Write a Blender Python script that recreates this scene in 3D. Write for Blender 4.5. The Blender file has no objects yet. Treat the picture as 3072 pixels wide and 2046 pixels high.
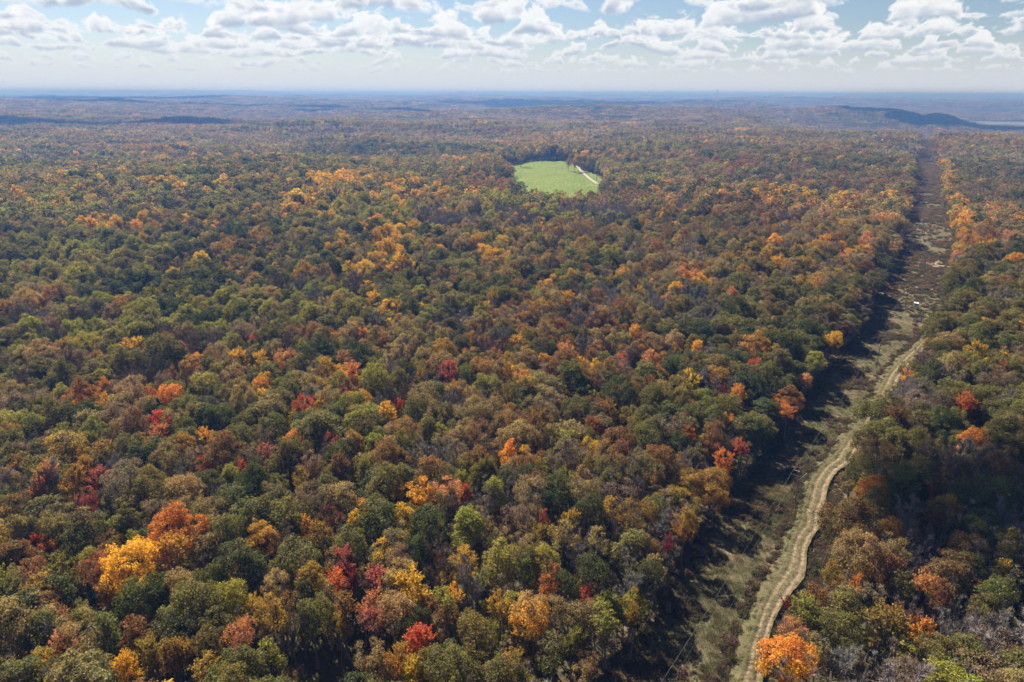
import bpy, math, random
import numpy as np
from mathutils import Matrix, Vector, Euler

S = bpy.context.scene
R = math.radians
# ------------------------------------------------------------------ camera
CAM_H = 120.0
cam_d = bpy.data.cameras.new('camera'); cam = bpy.data.objects.new('camera', cam_d)
S.collection.objects.link(cam); S.camera = cam
cam_d.sensor_width = 36.0; cam_d.lens = 24.0
cam_d.clip_start = 1.0; cam_d.clip_end = 90000.0
cam.location = (0, 0, CAM_H)
cam.rotation_mode = 'XYZ'
cam.matrix_world = Matrix.Translation((0, 0, CAM_H)) @ (Matrix.Rotation(R(90 - 20.0), 4, 'X') @ Matrix.Rotation(R(0.19), 4, 'Z'))
# ------------------------------------------------------------------ sun + sky
SUN_EL, SUN_AZ = 44.0, -31.0          # azimuth measured from +Y (view direction), negative = left
sun_dir = Vector((math.sin(R(SUN_AZ)) * math.cos(R(SUN_EL)), math.cos(R(SUN_AZ)) * math.cos(R(SUN_EL)), math.sin(R(SUN_EL))))
sl = bpy.data.lights.new('sun', 'SUN'); so = bpy.data.objects.new('sun', sl); S.collection.objects.link(so)
sl.energy = 5.0; sl.angle = R(0.53); sl.color = (1.0, 0.92, 0.79)
so.rotation_mode = 'QUATERNION'; so.rotation_quaternion = sun_dir.to_track_quat('Z', 'Y')
W = bpy.data.worlds.new('World'); S.world = W; W.use_nodes = True
S.view_settings.view_transform = 'Standard'; S.view_settings.look = 'None'
S.view_settings.exposure = 1.5; S.view_settings.gamma = 1.0
S.cycles.max_bounces = 4; S.cycles.diffuse_bounces = 2; S.cycles.glossy_bounces = 1
S.cycles.transmission_bounces = 2; S.cycles.volume_bounces = 0; S.cycles.transparent_max_bounces = 4
S.cycles.use_denoising = True
S.cycles.caustics_reflective = False; S.cycles.caustics_refractive = False
S.render.use_persistent_data = False

class NT:
    def __init__(s, nt): s.nt = nt; s.N = nt.nodes; s.L = nt.links
    def n(s, typ, **kw):
        nd = s.N.new(typ)
        for k, v in kw.items():
            if k == 'ins':
                for i, val in v.items():
                    if isinstance(val, bpy.types.NodeSocket): s.L.new(val, nd.inputs[i])
                    else: nd.inputs[i].default_value = val
            else: setattr(nd, k, v)
        return nd
    def math(s, op, a, b=0.0, c=None, clamp=False):
        ins = {0: a, 1: b}
        if c is not None: ins[2] = c
        return s.n('ShaderNodeMath', operation=op, use_clamp=clamp, ins=ins).outputs[0]
    def vmath(s, op, a, b=(0, 0, 0)):
        return s.n('ShaderNodeVectorMath', operation=op, ins={0: a, 1: b}).outputs[0]
    def scale(s, a, f):
        return s.n('ShaderNodeVectorMath', operation='SCALE', ins={0: a, 3: f}).outputs[0]
    def mix(s, f, a, b):
        nd = s.n('ShaderNodeMix', data_type='RGBA')
        for i, v in ((0, f), (6, a), (7, b)):
            if isinstance(v, bpy.types.NodeSocket): s.L.new(v, nd.inputs[i])
            else: nd.inputs[i].default_value = (tuple(v) + (1,))[:4] if isinstance(v, tuple) else v
        return nd.outputs[2]
    def smooth(s, v, lo, hi, a=0.0, b=1.0):
        nd = s.n('ShaderNodeMapRange', interpolation_type='SMOOTHSTEP')
        for i, x in enumerate((v, lo, hi, a, b)):
            if isinstance(x, bpy.types.NodeSocket): s.L.new(x, nd.inputs[i])
            else: nd.inputs[i].default_value = x
        return nd.outputs[0]
    def noise(s, vec, scale, detail=3.0, rough=0.55, dist=0.0):
        return s.n('ShaderNodeTexNoise', ins={'Vector': vec, 'Scale': scale, 'Detail': detail, 'Roughness': rough, 'Distortion': dist}).outputs[0]

def build_world():
    t = NT(W.node_tree); t.N.clear()
    sky = t.n('ShaderNodeTexSky', sky_type='NISHITA', sun_disc=False, sun_elevation=R(SUN_EL), sun_rotation=R(SUN_AZ),
              altitude=200.0, air_density=1.0, dust_density=0.4, ozone_density=2.0)
    d = t.n('ShaderNodeTexCoord').outputs['Generated']
    sp = t.n('ShaderNodeSeparateXYZ', ins={0: d})
    X, Y, Z = sp.outputs
    col = t.vmath('MULTIPLY', sky.outputs[0], (SKY_MUL * .93, SKY_MUL * .98, SKY_MUL * 1.1))
    az = t.math('ARCTAN2', X, Y)
    s = t.math('DIVIDE', Z, t.math('SQRT', t.math('MULTIPLY_ADD', X, X, t.math('MULTIPLY', Y, Y))))      # slope of the line of sight
    # rows of fair-weather cumulus, base at 1.2 km, at growing distances (km)
    rows = [44, 34, 27, 22, 18.4, 15.8, 13.7, 12.0, 10.5, 9.2, 7.9]
    clear = col
    for j, D in enumerate(rows):
        u = t.math('MULTIPLY_ADD', az, D, 17.3 * j + CLX)
        low = t.noise(t.n('ShaderNodeCombineXYZ', ins={0: u, 1: 5.5 * j}).outputs[0], 0.5, 1.0, .5)
        h = t.math('MULTIPLY', t.math('MULTIPLY', s, D), t.math('MULTIPLY_ADD', low, .62, .69))
        hn = t.math('MULTIPLY', t.math('SUBTRACT', h, 1.2), 1 / .27)
        big = t.noise(t.n('ShaderNodeCombineXYZ', ins={0: u, 1: 3.1 * j + 40}).outputs[0], 1.05, 1.5, .5)
        f = t.noise(t.n('ShaderNodeCombineXYZ', ins={0: t.math('MULTIPLY', u, 1.0), 1: t.math('MULTIPLY', h, 1.5), 2: 7.7 * j}).outputs[0], 2.6, 5.0, .56, .25)
        cov = .452 - .085 * math.exp(-((j - 3) / 3.2) ** 2) + (.02 if j > 9 else 0)
        v = t.math('MULTIPLY', t.math('SUBTRACT', big, cov), 4.2)
        v = t.math('ADD', v, t.math('MULTIPLY', t.math('SUBTRACT', f, .5), 2.3))
        v = t.math('SUBTRACT', v, t.math('MULTIPLY', t.math('ABSOLUTE', hn), .62))
        a = t.math('MULTIPLY', t.smooth(v, 0.0, 0.32), t.smooth(t.math('MULTIPLY_ADD', t.math('SUBTRACT', f, .5), .8, hn), -.30, .06))
        g = t.math('MULTIPLY', t.smooth(v, .10, .75), t.smooth(t.math('MULTIPLY_ADD', t.math('SUBTRACT', f, .5), -1.6, hn), -.25, .75, 1.0, 0.12))
        c = t.mix(g, (1.0, 1.0, 1.0), (0.45, 0.53, 0.66))
        col = t.mix(t.math('MULTIPLY', a, 0.90), col, c)
    # everything melts into pale air low over the horizon
    f = t.math('POWER', t.smooth(Z, 0.003, 0.098, 1.0, 0.0), 1.7)
    col = t.mix(t.math('MULTIPLY', f, 0.97), col, HORIZON)
    bg = t.n('ShaderNodeBackground', ins={0: col, 1: 0.36})
    up = t.n('ShaderNodeBackground', ins={0: t.mix(.10, clear, (.8, .85, .92)), 1: 0.215})
    dn = t.n('ShaderNodeBackground', ins={0: HORIZON + (1,), 1: 0.36})
    m1 = t.n('ShaderNodeMixShader', ins={0: t.smooth(Z, .155, .20), 1: bg.outputs[0], 2: up.outputs[0]})
    m2 = t.n('ShaderNodeMixShader', ins={0: t.smooth(Z, 0.0, .012), 1: dn.outputs[0], 2: m1.outputs[0]})
    out = t.n('ShaderNodeOutputWorld', ins={0: m2.outputs[0]})
SKY_MUL = 0.085; CLX, CLY = 3.7, 1.9
HORIZON = (0.70, 0.75, 0.81)
build_world()
W.cycles.sampling_method = 'MANUAL'; W.cycles.sample_map_resolution = 512

# ------------------------------------------------------------------ tagging
def tag(o, label=None, cat=None, group=None, kind=None):
    if label: o['label'] = label
    if cat: o['category'] = cat
    if group: o['group'] = group
    if kind: o['kind'] = kind
    return o
def link(o, parent=None):
    S.collection.objects.link(o)
    if parent: o.parent = parent
    return o
def empty(name, loc=(0, 0, 0), rz=0.0, scale=(1, 1, 1)):
    o = bpy.data.objects.new(name, None); o.empty_display_size = 0.5
    o.location = loc; o.rotation_euler = (0, 0, rz); o.scale = scale
    return link(o)
def mesh_np(name, V, F, mats=(), midx=None, fattr=None, smooth=False):
    """V (n,3), F (m,4) or (m,3) equal-sized faces, or list of such arrays"""
    Fs = F if isinstance(F, list) else [F]
    me = bpy.data.meshes.new(name)
    V = np.asarray(V, np.float32); me.vertices.add(len(V)); me.vertices.foreach_set('co', V.ravel())
    tot = np.concatenate([np.full(len(f), f.shape[1], np.int32) for f in Fs if len(f)])
    loops = np.concatenate([np.asarray(f, np.int32).ravel() for f in Fs if len(f)])
    me.loops.add(len(loops)); me.loops.foreach_set('vertex_index', loops)
    me.polygons.add(len(tot))
    start = np.concatenate([[0], np.cumsum(tot)[:-1]]).astype(np.int32)
    me.polygons.foreach_set('loop_start', start)
    try: me.polygons.foreach_set('loop_total', tot)
    except Exception: pass
    for m in mats: me.materials.append(m)
    if midx is not None: me.polygons.foreach_set('material_index', np.asarray(midx, np.int32))
    if fattr:
        for k, a in fattr.items():
            at = me.attributes.new(k, 'FLOAT', 'FACE'); at.data.foreach_set('value', np.asarray(a, np.float32))
    me.polygons.foreach_set('use_smooth', np.full(len(tot), smooth))
    me.update(); me.validate()
    return me
def add_mesh(name, me, parent=None, **kw):
    o = bpy.data.objects.new(name, me); link(o, parent); tag(o, **kw); return o

# ------------------------------------------------------------------ terrain
_rs = np.random.RandomState(11)
_PERM = _rs.rand(64, 64)
def vnoise(x, y):
    xi = np.floor(x).astype(int); yi = np.floor(y).astype(int); fx = x - xi; fy = y - yi
    fx = fx * fx * (3 - 2 * fx); fy = fy * fy * (3 - 2 * fy)
    a = _PERM[xi % 64, yi % 64]; b = _PERM[(xi + 1) % 64, yi % 64]; c = _PERM[xi % 64, (yi + 1) % 64]; d = _PERM[(xi + 1) % 64, (yi + 1) % 64]
    return (a * (1 - fx) + b * fx) * (1 - fy) + (c * (1 - fx) + d * fx) * fy
def sstep(x, a, b):
    t = np.clip((x - a) / (b - a), 0, 1); return t * t * (3 - 2 * t)
AZ_K = [18, 21, 23.9, 25.6, 27.8, 29.1, 29.75, 30.4, 31.2, 32.1, 33.2, 60]
AZ_H = [30, 42, 42, 30, 28, 8, -8, 9, -1, -30, -52, -54]
def height(x, y):
    x = np.asarray(x, float); y = np.asarray(y, float)
    r = np.hypot(x, y); az = np.degrees(np.arctan2(x, y))
    h = 2.2 * (vnoise(x / 160 + 5, y / 160 + 9) - .5) * sstep(r, 60, 200)
    xc = np.interp(y, [0, 114, 338, 596, 1015, 2350], [0, 38, 190, 364, 605, 1364])
    quiet = 1 - 0.85 * np.exp(-((x - xc) / 90) ** 2) * (r < 2300)       # the cleared line runs over even ground
    h = h + (vnoise(x / 260 + 1.3, y / 190 + 4.1) - .5) * 26 * sstep(r, 300, 900) * quiet
    h = h + (vnoise(x / 800 + 2.3, y / 430 + 6.1) - .5) * 30 * sstep(r, 500, 1500) * quiet
    h = h + (vnoise(x / 1500 + 7.7, y / 750 + 2.2) - .5) * 90 * sstep(r, 1500, 3200) * quiet
    h = h + (vnoise(x / 4200 + 3.1, y / 2600 + 8.4) - .5) * 70 * sstep(r, 4500, 9000)
    h = h + (vnoise(x / 9000 + 13.1, y / 6000 + 1.4) - .5) * 90 * sstep(r, 12000, 20000)
    h = h + (92 + 70 * (vnoise(x / 5200 + 3.3, y / 3500 + 5.4) - .5)) * sstep(r, 13000, 27000)
    h = np.minimum(h, 138)
    # the meadow lies level on its ridge
    m = np.exp(-np.clip((((x - 60) / 190) ** 2 + ((y - 990) / 380) ** 2), 0, 50) ** 1.6)
    h = h * (1 - 0.93 * m) - 5 * np.exp(-(((x - 60) / 150) ** 2 + ((y - 690) / 110) ** 2))
    # river valley in the right distance, the ridge that the cleared line crosses
    v = sstep(az, 17, 25) * sstep(r, 2150, 2650)
    ridge = np.interp(az, AZ_K, AZ_H)
    prof = -54 + (ridge + 54) * np.exp(-((r - 4200) / 420) ** 2)
    vv = v * (1 - sstep(r, 6600, 8400))
    h = h * (1 - vv) + prof * vv
    cz = sstep(az, 20, 27) * np.exp(-((r - 1980) / 190) ** 2)
    h = h * (1 - 0.8 * cz) + 10 * cz
    cz = sstep(az, 22, 28) * np.exp(-((r - 1560) / 160) ** 2)
    h = h - 13 * cz
    return h
def hz(x, y): return float(height(np.array([x]), np.array([y]))[0])

# ------------------------------------------------------------------ materials
def new_mat(name):
    m = bpy.data.materials.new(name); m.use_nodes = True; t = NT(m.node_tree); t.N.clear(); return m, t
def leaf_material(name, sparkle=0.012, trans=0.46):
    m, t = new_mat(name)
    a1 = t.n('ShaderNodeAttribute', attribute_type='INSTANCER', attribute_name='tint').outputs['Vector']
    a2 = t.n('ShaderNodeAttribute', attribute_type='INSTANCER', attribute_name='tint2').outputs['Vector']
    rn = t.n('ShaderNodeAttribute', attribute_type='GEOMETRY', attribute_name='rnd').outputs['Fac']
    mx = t.n('ShaderNodeAttribute', attribute_type='GEOMETRY', attribute_name='mixf').outputs['Fac']
    c = t.mix(mx, a1, a2)
    c = t.scale(c, t.math('MULTIPLY_ADD', rn, 1.15, 0.42))
    dif = t.n('ShaderNodeBsdfDiffuse', ins={0: c, 1: 0.3})
    tr = t.n('ShaderNodeBsdfTranslucent', ins={0: t.vmath('MULTIPLY', c, (1.25, 1.15, 0.6))})
    mm = t.n('ShaderNodeMixShader', ins={0: trans, 1: dif.outputs[0], 2: tr.outputs[0]})
    gl = t.n('ShaderNodeBsdfGlossy', ins={0: (0.9, 0.9, 0.85, 1), 'Roughness': 0.6})
    m2 = t.n('ShaderNodeMixShader', ins={0: sparkle, 1: mm.outputs[0], 2: gl.outputs[0]})
    t.n('ShaderNodeOutputMaterial', ins={0: m2.outputs[0]})
    return m
M_LEAF = leaf_material('leaves')
def bark_material():
    m, t = new_mat('bark')
    co = t.n('ShaderNodeTexCoord').outputs['Object']
    n = t.noise(t.vmath('MULTIPLY', co, (6, 6, 1.2)), 1.0, 4.0, 0.6)
    c = t.mix(n, (0.10, 0.085, 0.072), (0.26, 0.235, 0.21))
    d = t.n('ShaderNodeBsdfDiffuse', ins={0: c, 1: 0.4})
    t.n('ShaderNodeOutputMaterial', ins={0: d.outputs[0]}); return m
M_BARK = bark_material()
def twig_material():
    m, t = new_mat('twigs')
    a1 = t.n('ShaderNodeAttribute', attribute_type='INSTANCER', attribute_name='tint').outputs['Vector']
    rn = t.n('ShaderNodeAttribute', attribute_type='GEOMETRY', attribute_name='rnd').outputs['Fac']
    c = t.scale(a1, t.math('MULTIPLY_ADD', rn, 0.8, 0.6))
    d = t.n('ShaderNodeBsdfDiffuse', ins={0: c, 1: 0.3})
    t.n('ShaderNodeOutputMaterial', ins={0: d.outputs[0]}); return m
M_TWIG = twig_material()

# ------------------------------------------------------------------ tree prototypes (true size, base at origin)
def unit(v): return v / np.maximum(np.linalg.norm(v, axis=-1, keepdims=True), 1e-9)
def rdir(rng, n): return unit(rng.normal(size=(n, 3)))
def cards(P, N, size, rng, jit=0.75, aspect=1.0, up=None):
    """one small leaf-spray quad per point; N is the outward direction"""
    n = len(P)
    nn = unit(N + rdir(rng, n) * jit)
    a = unit(np.cross(nn, up if up is not None else rdir(rng, n))); b = np.cross(nn, a)
    s = size * rng.uniform(0.6, 1.35, (n, 1)); sa = s * 0.5; sb = s * 0.5 * aspect
    q = rng.uniform(0.55, 1.2, (n, 4, 1))
    V = np.stack([P - a * sa * q[:, 0], P - b * sb * q[:, 1], P + a * sa * q[:, 2], P + b * sb * q[:, 3]], 1).reshape(-1, 3)
    F = np.arange(4 * n).reshape(n, 4)
    return V, F
def tube(pts, rad, sides=5):
    pts = np.asarray(pts, float); n = len(pts); V = []; F = []
    for i in range(n):
        d = pts[min(i + 1, n - 1)] - pts[max(i - 1, 0)]; d = d / (np.linalg.norm(d) + 1e-9)
        u = np.cross(d, [0.3, 0.9, 0.1]); u /= np.linalg.norm(u) + 1e-9; w = np.cross(d, u)
        for k in range(sides):
            a = 2 * math.pi * k / sides; V.append(pts[i] + rad[i] * (math.cos(a) * u + math.sin(a) * w))
    for i in range(n - 1):
        for k in range(sides):
            k2 = (k + 1) % sides; F.append((i * sides + k, i * sides + k2, (i + 1) * sides + k2, (i + 1) * sides + k))
    return np.array(V), np.array(F)
class Acc:
    def __init__(s): s.V = []; s.F = []; s.n = 0; s.r = []; s.m = []
    def add(s, V, F, r=None, m=None):
        s.V.append(V); s.F.append(F + s.n); s.n += len(V)
        s.r.append(np.full(len(F), .5) if r is None else r); s.m.append(np.full(len(F), .5) if m is None else m)
    def get(s): return np.concatenate(s.V), np.concatenate(s.F), np.concatenate(s.r), np.concatenate(s.m)
def skeleton(rng, H, r, targets, zc0, lean=0.3, twr=0.22):
    """trunk and limbs reaching the puffs of the crown"""
    A = Acc(); top = H * 0.80
    k = np.linspace(0, 1, 7); px = np.cumsum(rng.normal(0, lean * 0.25, 7)); py = np.cumsum(rng.normal(0, lean * 0.25, 7))
    tp = np.stack([px - px[0], py - py[0], k * top], 1)
    A.add(*tube(tp, twr * (1.25 - k) ** 1.1 * (1 + 0.8 * (k == 0)), 7))
    for T in targets:
        f = rng.uniform(0.35, 0.78) if T[2] > zc0 else rng.uniform(0.32, 0.5)
        z0 = min(f * top, T[2] - 0.3); b = np.array([np.interp(z0, tp[:, 2], tp[:, 0]), np.interp(z0, tp[:, 2], tp[:, 1]), z0])
        mid = b * 0.45 + T * 0.55 + rng.normal(0, 0.35, 3) - np.array([0, 0, 0.3])
        A.add(*tube([b, b * .75 + mid * .25, mid, T], [twr * .42, twr * .36, twr * .24, 0.03], 5))
    return A
def crown_mesh(kind, r, H, n, size, seed):
    rng = np.random.RandomState(seed)
    A = Acc(); targets = []
    if kind == 'evergreen':
        z0 = H * 0.12; m = int(n * 1.0)
        u = rng.uniform(0, 1, m) ** 0.75; ang = rng.uniform(0, 2 * np.pi, m)
        lay = 0.82 + 0.22 * np.sin(u * 46 + 1.5 * np.sin(3 * ang))
        rr = r * (1 - u) ** 0.72 * lay * rng.uniform(0.75, 1.05, m) * (1 + .2 * np.sin(3 * ang + seed))
        rr = rr * (0.55 + 0.45 * np.minimum(1, u / 0.12))
        P = np.stack([rr * np.cos(ang), rr * np.sin(ang), z0 + u * (H - z0)], 1)
        N = unit(np.stack([np.cos(ang), np.sin(ang), np.full(m, .5)], 1))
        V, F = cards(P, N, size, rng, 0.8); A.add(V, F, rng.rand(m), rng.rand(m))
        targets = [np.array([0, 0, H * .9])]
        return A, targets, H * .4
    asp = {'round': 1.32, 'tall': 1.85, 'vase': 1.45, 'sparse': 1.25}[kind]
    rz = min(r * asp * rng.uniform(.92, 1.1), H * 0.43); zc = H - rz * 1.0
    K = {'round': 38, 'tall': 42, 'vase': 42, 'sparse': 26}[kind]
    if r > 5.5: K = int(K * 1.7)
    if r < 3: K = int(K * 0.55)
    C = []; tries = 0
    pr0 = r * (0.33 if r < 5.5 else 0.25) * (1.25 if r < 3 else 1)
    if kind == 'vase': pr0 *= 0.85
    while len(C) < K and tries < 4000:
        tries += 1
        d = rdir(rng, 1)[0]
        if d[2] < -0.75: continue
        f = rng.uniform(0.66, 0.9) if rng.rand() < .85 else rng.uniform(.3, .6)
        wob = 1 + 0.21 * math.sin(2 * math.atan2(d[1], d[0]) + seed) + 0.13 * math.sin(3 * d[2] + seed * 1.7) + 0.12 * math.sin(5 * math.atan2(d[1], d[0]) + 2 * seed)
        hx = 1.0
        if kind == 'vase': hx = 0.78 + 0.28 * max(-.6, d[2]) if d[2] < .4 else 0.9
        if kind == 'tall': hx = 0.95 if d[2] < .3 else 0.8
        c = np.array([d[0] * r * f * wob * hx, d[1] * r * f * wob * hx, zc + d[2] * rz * f * rng.uniform(.9, 1.06)])
        if d[2] < 0: c[2] = zc + d[2] * rz * f * 0.85
        if all(np.linalg.norm(c - q) > pr0 * 0.85 for q in C): C.append(c)
    C = np.array(C); K = len(C)
    pr = pr0 * rng.uniform(0.62, 1.42, K)
    targets = list(C[rng.permutation(K)[:10 if r > 3 else 5]])
    # leaves on each puff's skin, weighted by its area
    w = pr ** 2; w /= w.sum(); cnt = rng.multinomial(n, w)
    for c, q, m, pn in zip(C, pr, cnt, rng.rand(K)):
        if m == 0: continue
        D = rdir(rng, m); out = unit((c - np.array([0, 0, zc - rz * .25]))[None, :] / np.array([r, r, rz]))
        # turn most leaves to the outside of the crown
        D = unit(D + out * 0.75 + np.array([0, 0, 0.25]))
        rad = q * rng.uniform(0.55, 1.08, (m, 1)) * (1 + .14 * np.sin(D[:, :1] * 7 + D[:, 1:2] * 5 + seed))
        st = np.array([1, 1, 0.92])
        if kind == 'vase':
            # upswept sprays: points strung along rays that fan up and out
            ns = 9; rays = unit(rdir(rng, ns) * 0.8 + out * 0.9 + np.array([0, 0, .75])); pick = rng.randint(0, ns, m)
            L = rng.uniform(0.05, 1.0, (m, 1)) ** .7 * q * 1.75
            P = c - out * q * .6 + rays[pick] * L + rdir(rng, m) * q * 0.24 * (1.15 - L / (q * 1.8)); D = unit(D + rays[pick] * .4)
        else:
            P = c + D * rad * st
        V, F = cards(P, D, size, rng, 0.85)
        zr = (P[:, 2] - (zc - rz * .5)) / (rz * 1.5)
        mf = np.clip(0.95 - zr * 0.95 + (pn - .5) * 0.7 + rng.normal(0, .1, m), 0, 1)
        A.add(V, F, np.clip(rng.rand(m) * .75 + pn * .25, 0, 1), mf)
    return A, targets, zc
def twig_acc(rng, kind, r, H, nf, wf):
    """leafless crown: limbs, branches and a haze of fine twigs"""
    A = Acc(); top = H * 0.62; zb = H * 0.42
    nl = 9 if r > 3 else 6
    ends = []
    for i in range(nl):
        a = 2 * math.pi * (i + rng.uniform(-.3, .3)) / nl; el = rng.uniform(0.35, 1.35)
        d = np.array([math.cos(a) * math.cos(el), math.sin(a) * math.cos(el), math.sin(el)])
        b = np.array([0, 0, rng.uniform(zb * .85, top)])
        Lg = min(r / max(.35, math.cos(el)), (H - b[2]) / max(.3, math.sin(el))) * rng.uniform(.85, 1.02)
        m = b + d * Lg * .5 + rng.normal(0, .25, 3) + np.array([0, 0, -.3]); e = b + d * Lg + np.array([0, 0, .4])
        A.add(*tube([b, m, e], [.13 * r / 4, .075 * r / 4, .02], 4)); ends.append((b, m, e))
    br = []
    for (b, m, e) in ends:
        for j in range(9):
            f = rng.uniform(.25, 1); s = (b * (1 - 2 * f) + m * 2 * f) if f < .5 else (m * (2 - 2 * f) + e * (2 * f - 1))
            d = unit(unit(e - b) * .8 + rdir(rng, 1)[0] * .9 + np.array([0, 0, .35]))
            L = r * rng.uniform(.25, .5) * (1.25 - .6 * f); q = s + d * L
            A.add(*tube([s, (s + q) / 2 + rng.normal(0, .08, 3), q], [.05 * r / 4, .032 * r / 4, .01], 3)); br.append((s, q))
    br = np.array(br); pk = rng.randint(0, len(br), nf); f = rng.uniform(.15, 1.05, (nf, 1))
    s = br[pk, 0] * (1 - f) + br[pk, 1] * f; d = unit(unit(br[pk, 1] - br[pk, 0]) * .8 + rdir(rng, nf) * .95 + np.array([0, 0, .3]))
    L = rng.uniform(.35, 1.15, (nf, 1)) * r / 4.2
    w = unit(np.cross(d, rdir(rng, nf))) * wf
    V = np.stack([s - w, s + w, s + d * L + w * .2, s + d * L - w * .2], 1).reshape(-1, 3)
    A.add(V, np.arange(4 * nf).reshape(nf, 4), rng.rand(nf), np.zeros(nf))
    return A
PROTO = {}      # key -> dict(crown, trunk, r, H)
def build_proto(name, kind, r, H, n, size, seed):
    rng = np.random.RandomState(seed + 900)
    if kind == 'bare':
        A = twig_acc(rng, kind, r, H, int(n), size)
        targets = []; zc = H * .5; cm = M_TWIG
    else:
        A, targets, zc = crown_mesh(kind, r, H, n, size, seed); cm = M_LEAF
    V, F, rr, mm = A.get()
    cr = mesh_np('crown', V, F, [cm], None, {'rnd': rr, 'mixf': mm})
    extra = None
    if kind == 'sparse' and n > 1500:      # some bare twigs show among thin leaves
        B = twig_acc(rng, 'bare', r * .95, H * .98, 1400, .025)
        V2, F2, r2, m2 = B.get(); extra = (V2, F2)
    tr = skeleton(rng, H, r, targets, zc, lean=.25, twr=.2 * (r / 4) ** .6 + .05)
    Vt, Ft, _, _ = tr.get()
    if extra is not None: Ft = np.concatenate([Ft, extra[1] + len(Vt)]); Vt = np.concatenate([Vt, extra[0]])
    tm = mesh_np('trunk', Vt, Ft, [M_BARK], smooth=False)
    both = mesh_np('tree', np.concatenate([V, Vt]), np.concatenate([F, Ft + len(V)]), [cm, M_BARK],
                   np.concatenate([np.zeros(len(F)), np.ones(len(Ft))]),
                   {'rnd': np.concatenate([rr, np.full(len(Ft), .5)]), 'mixf': np.concatenate([mm, np.full(len(Ft), .5)])})
    PROTO[name] = dict(crown=cr, trunk=tm, both=both, r=r, H=H)
VAR = {}
def variants():
    sd = 1
    spec = [  # kind, size class, count, r, H, leaves, leaf size
        ('round', 'S', 3, 2.5, 14.5, 2600, .30), ('round', 'M', 5, 4.2, 20, 6200, .34), ('round', 'B', 5, 6.6, 24, 13500, .37),
        ('tall', 'S', 1, 2.3, 16, 2400, .30), ('tall', 'M', 3, 3.7, 22, 6200, .34), ('tall', 'B', 1, 5.2, 26, 11500, .37),
        ('vase', 'S', 3, 2.4, 15, 2300, .27), ('vase', 'M', 4, 4.0, 20, 5600, .30), ('vase', 'B', 3, 6.2, 23, 12500, .33),
        ('sparse', 'S', 1, 2.5, 15, 1500, .24), ('sparse', 'M', 3, 4.2, 20, 3600, .26), ('sparse', 'B', 2, 6.0, 23, 7000, .28),
        ('bare', 'S', 1, 2.6, 14, 2200, .03), ('bare', 'M', 3, 4.2, 19, 5600, .03), ('bare', 'B', 2, 5.8, 22, 9000, .03),
        ('evergreen', 'S', 2, 2.2, 12, 2600, .26), ('evergreen', 'M', 1, 3.2, 17, 4600, .28)]
    for kind, sz, c, r, H, n, ls in spec:
        for i in range(c):
            nm = '%s%s%d' % (kind, sz, i); sd += 7
            build_proto(nm, kind, r, H, n, ls, sd); VAR.setdefault((kind, sz), []).append(nm)
    for kind, c, r, H, n, ls in (('round', 4, 4.4, 20, 620, .95), ('tall', 3, 3.7, 21, 620, .9), ('vase', 3, 4.1, 20, 560, .85), ('sparse', 2, 4.3, 20, 340, .7),
                                 ('bare', 2, 4.3, 19, 700, .07), ('evergreen', 1, 3, 16, 420, .8)):
        for i in range(c):
            nm = '%smid%d' % (kind, i); sd += 7
            build_proto(nm, kind, r, H, n, ls, sd); VAR.setdefault((kind, 'mid'), []).append(nm)
variants()

# colours: sunlit leaf albedo, kind mix, wording
COL = {'G': (.073, .086, .026), 'O': (.150, .140, .044), 'L': (.26, .255, .04), 'Y': (.58, .35, .03), 'A': (.34, .22, .04), 'Q': (.55, .23, .045),
       'S': (.50, .092, .05), 'P': (.44, .13, .12), 'C': (.20, .032, .035), 'R': (.24, .120, .050), 'T': (.30, .225, .11), 'K': (.50, .245, .11),
       'B': (.22, .16, .12), 'W': (.275, .24, .225), 'E': (.018, .034, .014), 'd': (.2, .03, .03)}
KINDS = {'G': 'round round round tall', 'O': 'round round tall', 'L': 'round tall vase', 'Y': 'vase vase round', 'A': 'round vase', 'Q': 'vase round',
         'S': 'vase', 'P': 'vase sparse', 'C': 'vase sparse', 'R': 'round sparse vase', 'T': 'sparse round', 'K': 'vase sparse', 'B': 'sparse bare',
         'W': 'bare', 'E': 'evergreen', 'd': 'vase'}
WORD = {'G': 'deep green', 'O': 'olive green', 'L': 'yellow-green', 'Y': 'golden yellow', 'A': 'amber and olive', 'Q': 'bright orange', 'S': 'scarlet', 'P': 'dusky pink',
        'C': 'dark crimson', 'R': 'russet brown', 'T': 'khaki tan', 'K': 'salmon orange', 'B': 'purplish brown', 'W': 'grey', 'E': 'blackish green', 'd': 'dark red'}
def tints(key, rng):
    a = np.array(COL[key[0]]); b = np.array(COL[key[1]]) if len(key) > 1 else a * rng.uniform(.75, 1.1, 3)
    j = rng.uniform(.84, 1.18); h = rng.uniform(.93, 1.07, 3)
    if len(key) == 1 and key in 'OGTRA' and rng.rand() < .45:      # tops turning first
        a = a * .72 + np.array(COL[rng.choice(list('TAROL'))]) * .28
    return np.clip(a * j * h, 0, .8), np.clip(b * j * h, 0, .8)

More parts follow.
